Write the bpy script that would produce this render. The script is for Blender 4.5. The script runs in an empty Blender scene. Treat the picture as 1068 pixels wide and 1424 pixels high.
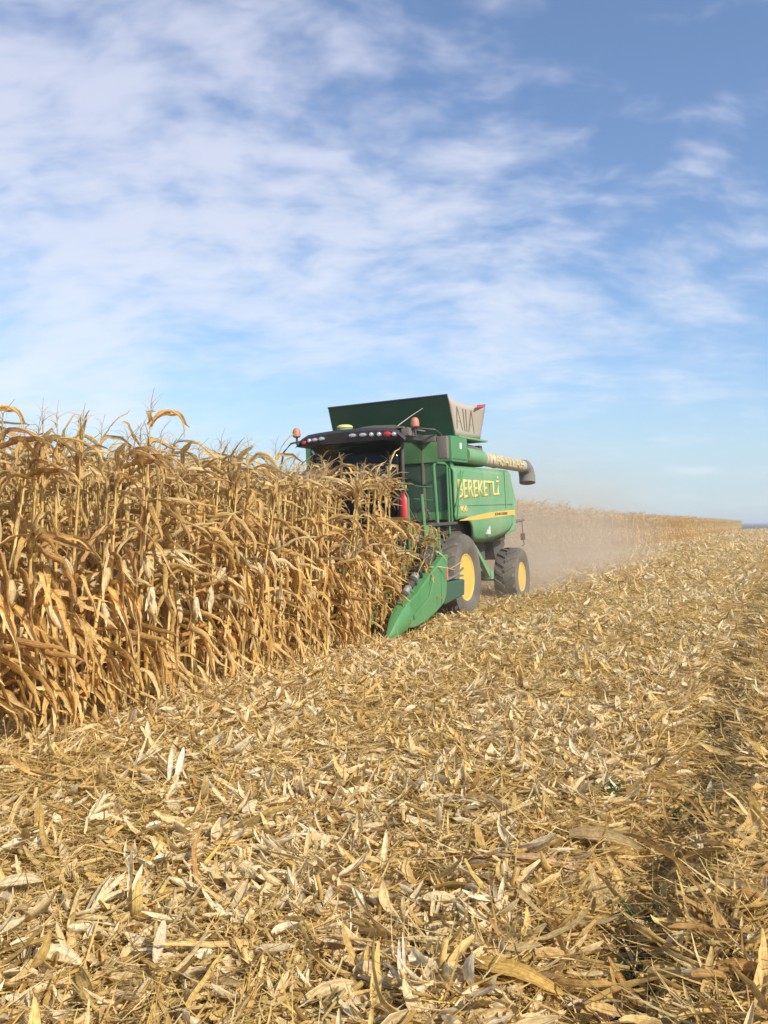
import bpy, bmesh, math, random
import numpy as np
from mathutils import Vector, Matrix

rng = np.random.default_rng(7)
random.seed(7)
scene = bpy.context.scene
col = scene.collection
R = math.radians

# ------------------------------------------------------------------ camera
EYE_H = 1.76
HEAD = R(24.7)                      # the crop rows run along +Y, the camera looks this far to their west
cam_data = bpy.data.cameras.new('camera')
cam = bpy.data.objects.new('camera', cam_data)
col.objects.link(cam)
cam.location = (0, 0, EYE_H)
cam.rotation_euler = (R(90) + math.atan(16 / 1200), 0, HEAD)
cam_data.sensor_fit = 'VERTICAL'
cam_data.sensor_height = 36.0
cam_data.lens = 36.0 * 1200 / 1424
cam_data.clip_start = 0.05
cam_data.clip_end = 6000
scene.camera = cam

FWD = Vector((-math.sin(HEAD), math.cos(HEAD), 0))
RGT = Vector((math.cos(HEAD), math.sin(HEAD), 0))

# ------------------------------------------------------------------ light
SUN_EL = R(38)
bt = R(42)
sun_h = RGT * math.sin(bt) - FWD * math.cos(bt)          # behind the camera, to the east
sun_dir = Vector((sun_h.x * math.cos(SUN_EL), sun_h.y * math.cos(SUN_EL), math.sin(SUN_EL)))
sd = bpy.data.lights.new('sun', 'SUN')
sd.energy = 2.85
sd.angle = R(0.53)
sd.color = (1.0, 0.93, 0.82)
sun = bpy.data.objects.new('sun', sd)
sun.rotation_euler = sun_dir.to_track_quat('Z', 'Y').to_euler()
sun.location = sun_dir * 60
col.objects.link(sun)

scene.view_settings.view_transform = 'Standard'
scene.view_settings.look = 'None'
scene.view_settings.exposure = 1.0
scene.view_settings.gamma = 1.0
scene.cycles.use_denoising = True
scene.cycles.max_bounces = 8
scene.cycles.transparent_max_bounces = 16
scene.cycles.volume_bounces = 2

world = bpy.data.worlds.new('World')
scene.world = world
world.use_nodes = True


class G:
    """small node graph helper"""
    def __init__(self, tree):
        self.t = tree
        for n in list(tree.nodes):
            tree.nodes.remove(n)

    def n(self, kind, **kw):
        nd = self.t.nodes.new(kind)
        for k, v in kw.items():
            setattr(nd, k, v)
        return nd

    def put(self, sock, v):
        if hasattr(v, 'links'):
            self.t.links.new(v, sock)
        else:
            sock.default_value = v

    def math(self, op, a, b=0.0, c=0.0, clamp=False):
        nd = self.n('ShaderNodeMath', operation=op, use_clamp=clamp)
        for s, v in zip(nd.inputs, (a, b, c)):
            self.put(s, v)
        return nd.outputs[0]

    def vmath(self, op, a, b=(0, 0, 0)):
        nd = self.n('ShaderNodeVectorMath', operation=op)
        self.put(nd.inputs[0], a)
        self.put(nd.inputs[1], b)
        return nd.outputs[1] if op in ('DOT_PRODUCT', 'LENGTH') else nd.outputs[0]

    def mix(self, f, a, b, blend='MIX'):
        nd = self.n('ShaderNodeMix', data_type='RGBA', blend_type=blend)
        self.put(nd.inputs[0], f)
        self.put(nd.inputs[6], a)
        self.put(nd.inputs[7], b)
        return nd.outputs[2]

    def noise(self, vec, scale, detail=4, rough=0.55, dist=0.0):
        nd = self.n('ShaderNodeTexNoise')
        if vec is not None:
            self.put(nd.inputs['Vector'], vec)
        nd.inputs['Scale'].default_value = scale
        nd.inputs['Detail'].default_value = detail
        nd.inputs['Roughness'].default_value = rough
        nd.inputs['Distortion'].default_value = dist
        return nd.outputs['Fac']

    def remap(self, v, a, b, c=0.0, d=1.0, smooth=True):
        nd = self.n('ShaderNodeMapRange', interpolation_type='SMOOTHSTEP' if smooth else 'LINEAR')
        for s, x in zip(nd.inputs, (v, a, b, c, d)):
            self.put(s, x)
        return nd.outputs[0]

    def mapping(self, vec, loc=(0, 0, 0), rot=(0, 0, 0), sc=(1, 1, 1)):
        nd = self.n('ShaderNodeMapping')
        self.put(nd.inputs[0], vec)
        nd.inputs[1].default_value = loc
        nd.inputs[2].default_value = rot
        nd.inputs[3].default_value = sc
        return nd.outputs[0]


def sky_dir(px, py):
    """direction of sky, as heading and height read off the horizon"""
    v = FWD * 1.0 + RGT * ((px - 534) / 1200) + Vector((0, 0, (728 - py) / 1200))
    return tuple(v.normalized())


def build_world():
    g = G(world.node_tree)
    sky = g.n('ShaderNodeTexSky', sky_type='NISHITA')
    sky.sun_disc = False
    sky.sun_elevation = SUN_EL
    sky.sun_rotation = math.atan2(sun_dir.x, sun_dir.y)
    sky.altitude = 300
    sky.air_density = 1.0
    sky.dust_density = 0.8
    sky.ozone_density = 2.2
    d = g.n('ShaderNodeTexCoord').outputs['Generated']
    sep = g.n('ShaderNodeSeparateXYZ')
    g.put(sep.inputs[0], d)
    zz = g.math('ADD', g.math('MAXIMUM', sep.outputs[2], 0.0), 0.26)
    cmb = g.n('ShaderNodeCombineXYZ')
    g.put(cmb.inputs[0], g.math('DIVIDE', sep.outputs[0], zz))
    g.put(cmb.inputs[1], g.math('DIVIDE', sep.outputs[1], zz))
    p = cmb.outputs[0]
    # where the cloud sheet is thick: broad lobes in the sky
    cov = None
    for px, py, w, deg in ((70, 280, 0.50, 14), (70, 30, 0.50, 12), (330, 330, 0.26, 10), (560, 280, 0.30, 9), (770, 225, 0.36, 5), (400, 60, 0.14, 6),
                           (980, 215, 0.44, 3.5), (700, 465, 0.66, 4.5), (850, 450, 0.35, 3), (450, 470, 0.58, 4), (960, 440, 0.46, 5), (120, 420, 0.26, 7), (640, 380, 0.20, 8),
                           (50, 545, 0.42, 5), (200, 560, 0.22, 4), (930, 604, 0.34, 2.2), (720, 592, 0.26, 1.8),
                           (930, 60, -0.55, 9), (560, 60, -0.12, 5), (900, 520, -0.15, 4), (250, 500, -0.22, 3), (280, 190, -0.10, 4)):
        dot = g.vmath('DOT_PRODUCT', d, sky_dir(px, py))
        k = 1.0 / (1 - math.cos(R(deg)))
        e = g.math('MULTIPLY', g.math('EXPONENT', g.math('MULTIPLY', g.math('SUBTRACT', dot, 1.0), k)), w)
        cov = e if cov is None else g.math('ADD', cov, e)
    # rippled cells overhead, long flat streaks lower down
    zc = g.math('ADD', g.math('MAXIMUM', sep.outputs[2], 0.0), 0.55)
    cm2 = g.n('ShaderNodeCombineXYZ')
    g.put(cm2.inputs[0], g.math('DIVIDE', sep.outputs[0], zc))
    g.put(cm2.inputs[1], g.math('DIVIDE', sep.outputs[1], zc))
    r = g.mapping(cm2.outputs[0], rot=(0, 0, -HEAD))
    warp = g.n('ShaderNodeTexNoise')
    g.put(warp.inputs['Vector'], r)
    warp.inputs['Scale'].default_value = 4.0
    warp.inputs['Detail'].default_value = 3
    wv = g.n('ShaderNodeVectorMath', operation='MULTIPLY_ADD')
    g.put(wv.inputs[0], warp.outputs['Color'])
    wv.inputs[1].default_value = (0.09, 0.09, 0.0)
    g.put(wv.inputs[2], r)
    rw = wv.outputs[0]
    cells = g.noise(g.mapping(rw, rot=(0, 0, R(40)), sc=(0.75, 1.25, 1)), 15.0, 3, 0.52, 0.0)
    broad = g.noise(g.mapping(rw, rot=(0, 0, R(-10)), sc=(0.55, 1.35, 1)), 3.8, 6, 0.6, 0.1)
    fine = g.noise(g.mapping(rw, rot=(0, 0, R(-12)), sc=(0.45, 1.6, 1)), 28.0, 5, 0.6, 0.0)
    q = g.mapping(p, rot=(0, 0, -HEAD - R(6)), sc=(0.75, 1.25, 1))
    streak = g.noise(q, 2.8, 7, 0.62, 0.1)
    up = g.remap(sep.outputs[2], 0.14, 0.30)
    t_up = g.math('ADD', g.math('MULTIPLY', cells, 0.80), g.math('ADD', g.math('MULTIPLY', broad, 0.58), g.math('MULTIPLY', fine, 0.26)))
    t_lo = g.math('ADD', g.math('MULTIPLY', streak, 1.0), g.math('ADD', g.math('MULTIPLY', cells, 0.25), g.math('MULTIPLY', fine, 0.28)))
    tex = g.math('ADD', g.math('MULTIPLY', t_up, up), g.math('MULTIPLY', t_lo, g.math('SUBTRACT', 1.0, up)))
    amt = g.math('ADD', tex, g.math('MULTIPLY', cov, 0.34))
    f = g.remap(amt, 0.74, 1.24, 0.05, 0.76)
    # nothing sharp close to the horizon, a pale band there instead
    low = g.remap(sep.outputs[2], 0.0, 0.22, 1.0, 0.0)
    skyc = g.mix(1.0, sky.outputs[0], (0.82, 0.94, 1.05, 1), 'MULTIPLY')
    skyc = g.mix(g.math('MULTIPLY', low, 0.75), skyc, (3.2, 4.0, 4.6, 1))
    cl = g.mix(g.remap(sep.outputs[2], 0.1, 0.5), (5.3, 5.65, 6.1, 1), (4.75, 4.9, 5.8, 1))
    out = g.mix(f, skyc, cl)
    bg = g.n('ShaderNodeBackground')
    g.put(bg.inputs[0], out)
    bg.inputs[1].default_value = 0.083
    o = g.n('ShaderNodeOutputWorld')
    g.put(o.inputs[0], bg.outputs[0])


build_world()


# ------------------------------------------------------------------ materials
def new_mat(name):
    m = bpy.data.materials.new(name)
    m.use_nodes = True
    return m, G(m.node_tree)


def finish(g, sh, disp=None):
    o = g.n('ShaderNodeOutputMaterial')
    g.put(o.inputs[0], sh)


def paint(name, color, rough=0.4, metal=0.0, dust=0.25, dust_col=(0.42, 0.33, 0.21, 1), bump=0.0, spec=0.5):
    m, g = new_mat(name)
    tc = g.n('ShaderNodeTexCoord').outputs['Object']
    n1 = g.noise(tc, 1.1, 8, 0.68)
    n2 = g.noise(tc, 26, 4, 0.6)
    f = g.math('MULTIPLY', g.math('ADD', g.remap(n1, 0.2, 0.85), g.math('MULTIPLY', n2, 0.5)), dust, clamp=True)
    c = g.mix(f, (*color, 1), dust_col)
    b = g.n('ShaderNodeBsdfPrincipled')
    g.put(b.inputs['Base Color'], c)
    g.put(b.inputs['Roughness'], g.math('ADD', g.math('MULTIPLY', f, 0.5), rough, clamp=True))
    b.inputs['Metallic'].default_value = metal
    b.inputs['Specular IOR Level'].default_value = spec
    if bump:
        bn = g.n('ShaderNodeBump')
        bn.inputs['Strength'].default_value = bump
        bn.inputs['Distance'].default_value = 0.01
        g.put(bn.inputs['Height'], g.noise(tc, 40, 4, 0.6))
        g.put(b.inputs['Normal'], bn.outputs[0])
    finish(g, b.outputs[0])
    return m


def plant_mat(name, trans=0.28, streak=60.0, rough=0.7, spec=0.25):
    """dry plant matter: the colour of each piece is stored on its points"""
    m, g = new_mat(name)
    an = g.n('ShaderNodeAttribute', attribute_name='Col')
    at = an.outputs['Color']
    vein = g.n('ShaderNodeTexNoise', noise_dimensions='1D')
    g.put(vein.inputs['W'], an.outputs['Alpha'])
    vein.inputs['Scale'].default_value = 3.5
    vein.inputs['Detail'].default_value = 3
    at = g.mix(1.0, at, g.mix(g.remap(vein.outputs['Fac'], 0.3, 0.7), (0.76, 0.71, 0.62, 1), (1.16, 1.15, 1.12, 1)), 'MULTIPLY')
    geo = g.n('ShaderNodeNewGeometry').outputs['Position']
    oi = g.n('ShaderNodeObjectInfo').outputs['Random']
    nz = g.noise(geo, streak, 3, 0.6)
    c = g.mix(1.0, at, g.mix(g.remap(nz, 0.3, 0.7), (0.78, 0.74, 0.68, 1), (1.18, 1.17, 1.14, 1)), 'MULTIPLY')
    c = g.mix(1.0, c, g.mix(oi, (0.88, 0.84, 0.78, 1), (1.1, 1.1, 1.1, 1)), 'MULTIPLY')
    b = g.n('ShaderNodeBsdfPrincipled')
    g.put(b.inputs['Base Color'], c)
    b.inputs['Roughness'].default_value = rough
    b.inputs['Specular IOR Level'].default_value = spec
    if trans <= 0:
        finish(g, b.outputs[0])
        return m
    t = g.n('ShaderNodeBsdfTranslucent')
    g.put(t.inputs[0], c)
    mx = g.n('ShaderNodeMixShader')
    mx.inputs[0].default_value = trans
    g.put(mx.inputs[1], b.outputs[0])
    g.put(mx.inputs[2], t.outputs[0])
    finish(g, mx.outputs[0])
    return m


M = {}
M['leaf'] = plant_mat('dry_leaf', 0.40)
M['stalk'] = plant_mat('dry_stalk', 0.0, 25)
M['husk'] = plant_mat('dry_husk', 0.36, 45)
M['weed'] = plant_mat('green_weed', 0.25, 40)
M['green'] = paint('green_paint', (0.014, 0.205, 0.052), 0.38, dust=0.24)
M['green_dusty'] = paint('dusty_green_paint', (0.060, 0.27, 0.105), 0.45, dust=0.45, dust_col=(0.38, 0.40, 0.24, 1))
M['green_dark'] = paint('dark_and_shaded_green', (0.012, 0.075, 0.045), 0.5, dust=0.10)  # dark green parts; on the front flap it also carries painted shade
M['yellow'] = paint('yellow_paint', (0.64, 0.41, 0.04), 0.45, dust=0.30, dust_col=(0.50, 0.40, 0.24, 1))
M['letter'] = paint('yellow_letter', (0.84, 0.62, 0.19), 0.5, dust=0.10)
M['ink'] = paint('dark_ink', (0.03, 0.04, 0.03), 0.6, dust=0.15)
M['faded_ink'] = paint('faded_ink', (0.17, 0.13, 0.11), 0.7, dust=0.3)
M['black'] = paint('black_plastic', (0.018, 0.018, 0.02), 0.45, dust=0.16)
M['navy'] = paint('light_bar_plastic', (0.02, 0.022, 0.035), 0.35, dust=0.10)
M['rubber'] = paint('tyre_rubber', (0.034, 0.033, 0.032), 0.8, dust=0.60, dust_col=(0.25, 0.21, 0.16, 1), bump=0.3)
M['grey'] = paint('grey_plastic', (0.11, 0.10, 0.095), 0.55, dust=0.3)
M['tube_grey'] = paint('dusty_auger_tube', (0.30, 0.29, 0.20), 0.7, dust=0.85, dust_col=(0.46, 0.40, 0.31, 1))
M['faded'] = paint('faded_letter', (0.70, 0.54, 0.22), 0.6, dust=0.55, dust_col=(0.48, 0.42, 0.31, 1))
M['spout'] = paint('rubber_spout', (0.10, 0.095, 0.09), 0.7, dust=0.6, dust_col=(0.28, 0.25, 0.22, 1))
M['canvas'] = paint('tan_canvas', (0.40, 0.34, 0.28), 0.85, dust=0.3, dust_col=(0.36, 0.36, 0.24, 1), bump=0.4)
M['steel'] = paint('worn_steel', (0.50, 0.49, 0.46), 0.35, 0.7, dust=0.25)
M['red'] = paint('red_paint', (0.52, 0.015, 0.03), 0.35, dust=0.10)
M['orange'] = paint('beacon_plastic', (0.50, 0.15, 0.09), 0.4, dust=0.25)
M['white'] = paint('white_plastic', (0.75, 0.74, 0.70), 0.4, dust=0.12)
M['lamp'] = paint('lamp_glass', (0.72, 0.72, 0.74), 0.12, 0.6, dust=0.04)
M['dark'] = paint('dark_interior', (0.03, 0.03, 0.03), 0.8, dust=0.2)


def glass_mat(name, tint, refl=0.5):
    m, g = new_mat(name)
    tr = g.n('ShaderNodeBsdfTransparent')
    tr.inputs[0].default_value = (*tint, 1)
    gl = g.n('ShaderNodeBsdfGlossy')
    gl.inputs['Roughness'].default_value = 0.04
    gl.inputs[0].default_value = (0.9, 0.95, 0.95, 1)
    fr = g.n('ShaderNodeFresnel')
    fr.inputs[0].default_value = 1.5
    mx = g.n('ShaderNodeMixShader')
    g.put(mx.inputs[0], g.math('MULTIPLY', fr.outputs[0], refl, clamp=True))
    g.put(mx.inputs[1], tr.outputs[0])
    g.put(mx.inputs[2], gl.outputs[0])
    finish(g, mx.outputs[0])
    return m


M['glass'] = glass_mat('tinted_glass', (0.52, 0.52, 0.50), 0.5)
M['side_glass'] = glass_mat('side_glass', (0.42, 0.50, 0.45), 4.0)


# ------------------------------------------------------------------ mesh helpers
def link(o):
    col.objects.link(o)
    return o


def tag(o, label=None, cat=None, group=None, kind=None):
    if label:
        o['label'] = label
    if cat:
        o['category'] = cat
    if group:
        o['group'] = group
    if kind:
        o['kind'] = kind
    return o


def mesh_np(name, V, F, C, mat):
    """one mesh from arrays: V (n,3), F (m,4) quads, C (n,3) point colours"""
    me = bpy.data.meshes.new(name)
    n, m = len(V), len(F)
    me.vertices.add(n)
    me.vertices.foreach_set('co', np.ascontiguousarray(V, dtype=np.float32).ravel())
    me.loops.add(m * 4)
    me.loops.foreach_set('vertex_index', np.ascontiguousarray(F, dtype=np.int32).ravel())
    me.polygons.add(m)
    me.polygons.foreach_set('loop_start', np.arange(0, 4 * m, 4, dtype=np.int32))
    me.update(calc_edges=True)
    at = me.attributes.new('Col', 'FLOAT_COLOR', 'POINT')
    c4 = np.ones((n, 4), dtype=np.float32)
    c4[:, :np.shape(C)[1]] = C
    at.data.foreach_set('color', c4.ravel())
    me.materials.append(mat)
    return me


def obj_np(name, parts, mat, parent=None):
    V, F, C = merge(parts)
    o = link(bpy.data.objects.new(name, mesh_np(name, V, F, C, mat)))
    o.parent = parent
    return o


def merge(parts):
    off, Vs, Fs, Cs = 0, [], [], []
    for V, F, C in parts:
        Vs.append(V)
        Fs.append(F + off)
        Cs.append(C)
        off += len(V)
    return np.concatenate(Vs), np.concatenate(Fs), np.concatenate(Cs)


PROF = {
    'leaf': lambda t: np.clip(np.minimum(0.62 + 1.1 * t, 1.0) * np.sqrt(np.clip(1.02 - t, 0, 1)) * 1.12, 0.03, 1),
    'husk': lambda t: np.clip(np.sin(np.pi * np.clip(0.08 + 0.9 * t, 0, 1)) ** 0.6, 0.06, 1),
    'shred': lambda t: np.clip(np.sin(np.pi * np.clip(0.12 + 0.84 * t, 0, 1)) ** 0.5, 0.1, 1),
    'thin': lambda t: np.clip(1.0 - 0.85 * t, 0.1, 1),
}


def ribbons(P, yaw, pitch, roll, L, W, bend=0.0, twist=0.0, nseg=3, prof='shred', cup=0.15, sway=0.0, color=None, bend2=0.0,
            ragged=0.0, rib=1.0, across=3, cvar=0.12, kink=0.0, kink_at=0.25, crinkle=0.0):
    """n bent strips of plant matter at once; every argument may be a number or an array of n"""
    P = np.asarray(P, dtype=np.float64).reshape(-1, 3)
    n = len(P)
    A = lambda v: np.broadcast_to(np.asarray(v, dtype=np.float64), (n,))
    yaw, pitch, roll, L, W, bend, twist, cup, sway, bend2 = map(A, (yaw, pitch, roll, L, W, bend, twist, cup, sway, bend2))
    t = np.linspace(0, 1, nseg + 1)
    th = pitch[:, None] + bend[:, None] * t + bend2[:, None] * t * t
    th = th + A(kink)[:, None] * np.clip((t - A(kink_at)[:, None]) / 0.16 + 0.5, 0, 1)
    psi = 2 * sway[:, None] * t
    if crinkle:
        th = th + crinkle * rng.normal(0, 1, th.shape) * (t > 0)
        psi = psi + crinkle * rng.normal(0, 1, th.shape) * (t > 0)
    mid = 0.5 * (th[:, 1:] + th[:, :-1])
    pm = 0.5 * (psi[:, 1:] + psi[:, :-1])
    ds = (L / nseg)[:, None]
    X = np.concatenate([np.zeros((n, 1)), np.cumsum(np.cos(mid) * np.cos(pm) * ds, 1)], 1)
    Y = np.concatenate([np.zeros((n, 1)), np.cumsum(np.cos(mid) * np.sin(pm) * ds, 1)], 1)
    Z = np.concatenate([np.zeros((n, 1)), np.cumsum(np.sin(mid) * ds, 1)], 1)
    ph = roll[:, None] + twist[:, None] * t
    c, s = np.cos(ph), np.sin(ph)
    nx, nz = -np.sin(th), np.cos(th)
    side = np.stack([s * nx, c, s * nz], -1)
    nrm = np.stack([c * nx, -s, c * nz], -1)
    w = W[:, None] * PROF[prof](t)[None, :] * 0.5
    if ragged:
        w = w * (1 + ragged * rng.uniform(-1, 1, w.shape))
    ctr = np.stack([X, Y, Z], -1)
    offs = (-1, 0, 1) if across == 3 else (-1, 1)
    pts = []
    for a in offs:
        e = ctr + side * (a * w)[..., None]
        if across == 3:
            e = e + nrm * ((cup[:, None] * w) * (1 if a else -1))[..., None]
        pts.append(e)
    Q = np.stack(pts, 2)                                  # n, seg+1, across, 3
    cy, sy = np.cos(yaw)[:, None, None], np.sin(yaw)[:, None, None]
    Vx = Q[..., 0] * cy - Q[..., 1] * sy
    Vy = Q[..., 0] * sy + Q[..., 1] * cy
    V = np.stack([Vx, Vy, Q[..., 2]], -1) + P[:, None, None, :]
    k = len(offs)
    i, j = np.meshgrid(np.arange(nseg), np.arange(k - 1), indexing='ij')
    b = (i * k + j).ravel()
    f1 = np.stack([b, b + 1, b + k + 1, b + k], 1)
    F = (f1[None] + (np.arange(n) * (nseg + 1) * k)[:, None, None]).reshape(-1, 4)
    C = np.broadcast_to(np.asarray(color, dtype=np.float64).reshape(-1, 1, 1, 3), (n, nseg + 1, k, 3)).copy()
    if cvar:
        C *= 1 + cvar * rng.uniform(-1, 1, (n, nseg + 1, 1, 1))
    if rib != 1.0 and k == 3:
        C[:, :, 1] *= rib
    C = np.concatenate([np.clip(C, 0, 0.95), np.broadcast_to(rng.uniform(0, 40, (n, 1, 1, 1)) + np.array(offs, float).reshape(1, 1, k, 1), C.shape[:3] + (1,))], -1)
    return V.reshape(-1, 3), F, C.reshape(-1, 4)


def sticks(P, yaw, pitch, L, rad, color, sides=5, r2=None, bend=0.0):
    """n stalk pieces at once, closed at both ends"""
    P = np.asarray(P, dtype=np.float64).reshape(-1, 3)
    n = len(P)
    A = lambda v: np.broadcast_to(np.asarray(v, dtype=np.float64), (n,))
    yaw, pitch, L, rad = map(A, (yaw, pitch, L, rad))
    r2 = rad if r2 is None else A(r2)
    T = np.stack([np.cos(pitch) * np.cos(yaw), np.cos(pitch) * np.sin(yaw), np.sin(pitch)], -1)
    S = np.stack([-np.sin(yaw), np.cos(yaw), np.zeros(n)], -1)
    N = np.cross(T, S)
    a = np.arange(sides) * 2 * np.pi / sides
    ring = S[:, None] * np.cos(a)[None, :, None] + N[:, None] * np.sin(a)[None, :, None]
    e = P + T * L[:, None]
    V = np.concatenate([P[:, None] + ring * 1e-3, P[:, None] + ring * rad[:, None, None], e[:, None] + ring * r2[:, None, None], e[:, None] + ring * 1e-3], 1)
    f = []
    for q in range(3):
        for k in range(sides):
            f.append([q * sides + k, q * sides + (k + 1) % sides, (q + 1) * sides + (k + 1) % sides, (q + 1) * sides + k])
    F = (np.array(f)[None] + (np.arange(n) * 4 * sides)[:, None, None]).reshape(-1, 4)
    C = np.broadcast_to(np.asarray(color, dtype=np.float64).reshape(-1, 1, 3), (n, 4 * sides, 3))
    C = np.concatenate([C, np.broadcast_to(rng.uniform(0, 40, (n, 1, 1)) + np.tile(np.arange(sides), 4).reshape(1, -1, 1) * 0.6, (n, 4 * sides, 1))], -1)
    return V.reshape(-1, 3), F, C.reshape(-1, 4)


def tube_np(pts, rads, color, sides=6):
    """one tube through points"""
    pts = np.asarray(pts, float)
    n = len(pts)
    T = np.gradient(pts, axis=0)
    T /= np.linalg.norm(T, axis=1)[:, None]
    ref = np.array([1.0, 0.2, 0.1]) if abs(T[0, 0]) < 0.8 else np.array([0, 1.0, 0.1])
    S = np.cross(T, ref)
    S /= np.linalg.norm(S, axis=1)[:, None]
    N = np.cross(T, S)
    a = np.arange(sides) * 2 * np.pi / sides
    V = pts[:, None] + (S[:, None] * np.cos(a)[None, :, None] + N[:, None] * np.sin(a)[None, :, None]) * np.asarray(rads)[:, None, None]
    f = [[q * sides + k, q * sides + (k + 1) % sides, (q + 1) * sides + (k + 1) % sides, (q + 1) * sides + k] for q in range(n - 1) for k in range(sides)]
    C = np.broadcast_to(np.asarray(color, float), (n, sides, 3)) if np.ndim(color) == 1 else np.repeat(np.asarray(color)[:, None], sides, 1)
    C = np.concatenate([C, np.broadcast_to(rng.uniform(0, 40) + np.arange(sides).reshape(1, -1, 1) * 0.5, (n, sides, 1))], -1)
    return V.reshape(-1, 3), np.array(f), C.reshape(-1, 4)


LEAF_COL = np.array([(0.67, 0.50, 0.215), (0.73, 0.575, 0.29), (0.64, 0.435, 0.165), (0.50, 0.305, 0.115), (0.76, 0.63, 0.37), (0.66, 0.47, 0.19), (0.71, 0.54, 0.245)])
STALK_COL = np.array([(0.58, 0.42, 0.16), (0.53, 0.37, 0.13), (0.61, 0.47, 0.21)])
HUSK_COL = np.array([(0.80, 0.69, 0.46), (0.84, 0.75, 0.55), (0.74, 0.61, 0.36)])


def pick(pal, n, jit=0.10):
    c = pal[rng.integers(0, len(pal), n)]
    return c * (1 + jit * rng.uniform(-1, 1, (n, 1)))


# ------------------------------------------------------------------ ground
RUT_X = -0.58


def ground_h(x, y):
    x = np.asarray(x, float)
    y = np.asarray(y, float)
    w = 0.05 * np.sin(0.9 * y + 1.0) + 0.03 * np.sin(2.3 * y)
    fade = np.exp(-np.maximum(y - 60, 0) / 60)
    h = -0.15 * np.exp(-((x - RUT_X - w) / 0.18) ** 2)
    h += 0.11 * np.exp(-((x - RUT_X - 0.48 - w) / 0.25) ** 2)
    h += 0.04 * np.exp(-((x - RUT_X + 0.5 - w) / 0.3) ** 2)
    h += -0.05 * np.exp(-((x - 1.35 - w) / 0.2) ** 2) - 0.04 * np.exp(-((x + 2.55 + w) / 0.22) ** 2)
    h += 0.035 * np.sin(1.7 * x + 0.4 * y) * np.sin(0.8 * y + 0.6 * x) + 0.02 * np.sin(4.1 * x + 1.3) * np.sin(3.3 * y)
    # the machine's wheel tracks
    h += -0.07 * np.exp(-((x + 5.75) / 0.33) ** 4) * (y > 14.5)
    return h * fade


def ground_material():
    m, g = new_mat('stubble_ground')
    pos = g.n('ShaderNodeNewGeometry').outputs['Position']
    n1 = g.noise(pos, 9, 6, 0.7)
    v = g.n('ShaderNodeTexVoronoi')
    g.put(v.inputs['Vector'], g.mapping(pos, sc=(1, 0.6, 1)))
    v.inputs['Scale'].default_value = 11
    n3 = g.noise(pos, 0.5, 3, 0.5)
    straw = g.mix(v.outputs['Color'], (0.44, 0.33, 0.14, 1), (0.70, 0.57, 0.33, 1))
    soil = g.mix(n1, (0.22, 0.155, 0.075, 1), (0.36, 0.26, 0.125, 1))
    f = g.remap(g.math('ADD', n1, g.math('MULTIPLY', n3, 0.25)), 0.48, 0.68)
    sep = g.n('ShaderNodeSeparateXYZ')
    g.put(sep.inputs[0], pos)
    far = g.remap(sep.outputs[1], 12, 50, 0.35, 0.92)
    c = g.mix(g.math('MAXIMUM', g.math('MULTIPLY', f, 0.7), far), soil, straw)
    b = g.n('ShaderNodeBsdfPrincipled')
    g.put(b.inputs['Base Color'], c)
    b.inputs['Roughness'].default_value = 0.95
    b.inputs['Specular IOR Level'].default_value = 0.1
    bn = g.n('ShaderNodeBump')
    bn.inputs['Strength'].default_value = 0.8
    bn.inputs['Distance'].default_value = 0.06
    g.put(bn.inputs['Height'], g.math('ADD', n1, v.outputs['Distance']))
    g.put(b.inputs['Normal'], bn.outputs[0])
    finish(g, b.outputs[0])
    return m


def build_ground():
    xs = np.concatenate([np.array([-3500, -1500, -600, -250, -120, -70, -45, -30, -22]), np.arange(-18, 8.01, 0.12), np.array([10, 14, 20, 30, 50, 90, 200, 600, 1500, 3500])])
    ys = np.concatenate([np.array([-400, -100, -30, -8, -3]), np.arange(0, 30, 0.16), np.arange(30, 80, 0.8), np.array([90, 110, 140, 180, 240])])
    X, Y = np.meshgrid(xs, ys, indexing='ij')
    Z = ground_h(X, Y)
    Z[(X < -18) | (X > 8)] = 0
    V = np.stack([X, Y, Z], -1).reshape(-1, 3)
    ny = len(ys)
    i, j = np.meshgrid(np.arange(len(xs) - 1), np.arange(ny - 1), indexing='ij')
    b = (i * ny + j).ravel()
    F = np.stack([b, b + ny, b + ny + 1, b + 1], 1)
    o = link(bpy.data.objects.new('stubble_field', mesh_np('stubble_field', V, F, np.ones((len(V), 3)) * 0.4, ground_material())))
    tag(o, 'straw covered ground of the harvested corn field', None, None, 'structure')
    # the next field, ploughed dark, out to the horizon
    m, g = new_mat('dark_soil')
    pos = g.n('ShaderNodeNewGeometry').outputs['Position']
    b_ = g.n('ShaderNodeBsdfPrincipled')
    g.put(b_.inputs['Base Color'], g.mix(g.noise(pos, 0.02, 4), (0.045, 0.048, 0.05, 1), (0.085, 0.08, 0.07, 1)))
    b_.inputs['Roughness'].default_value = 1.0
    finish(g, b_.outputs[0])
    xs = np.linspace(-3500, 3500, 40)
    ys = np.array([240, 400, 800, 1600, 3500.0])
    X, Y = np.meshgrid(xs, ys, indexing='ij')
    Z = np.interp(Y, [240, 400, 800, 1600, 3500], [0, 0.1, 0.4, 1.6, 4.0]) + 0.8 * np.sin(X / 420) * (Y > 700)
    V = np.stack([X, Y, Z], -1).reshape(-1, 3)
    ny = len(ys)
    i, j = np.meshgrid(np.arange(len(xs) - 1), np.arange(ny - 1), indexing='ij')
    b = (i * ny + j).ravel()
    F = np.stack([b, b + ny, b + ny + 1, b + 1], 1)
    o = link(bpy.data.objects.new('ploughed_terrain', mesh_np('ploughed_terrain', V, F, np.ones((len(V), 3)), m)))
    tag(o, 'dark ploughed land along the horizon', None, None, 'structure')


build_ground()


# ------------------------------------------------------------------ combine harvester (local axes: x to its port side, -y ahead, z up)
COMBINE_LOC = (-7.2, 15.7, -0.08)


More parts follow.
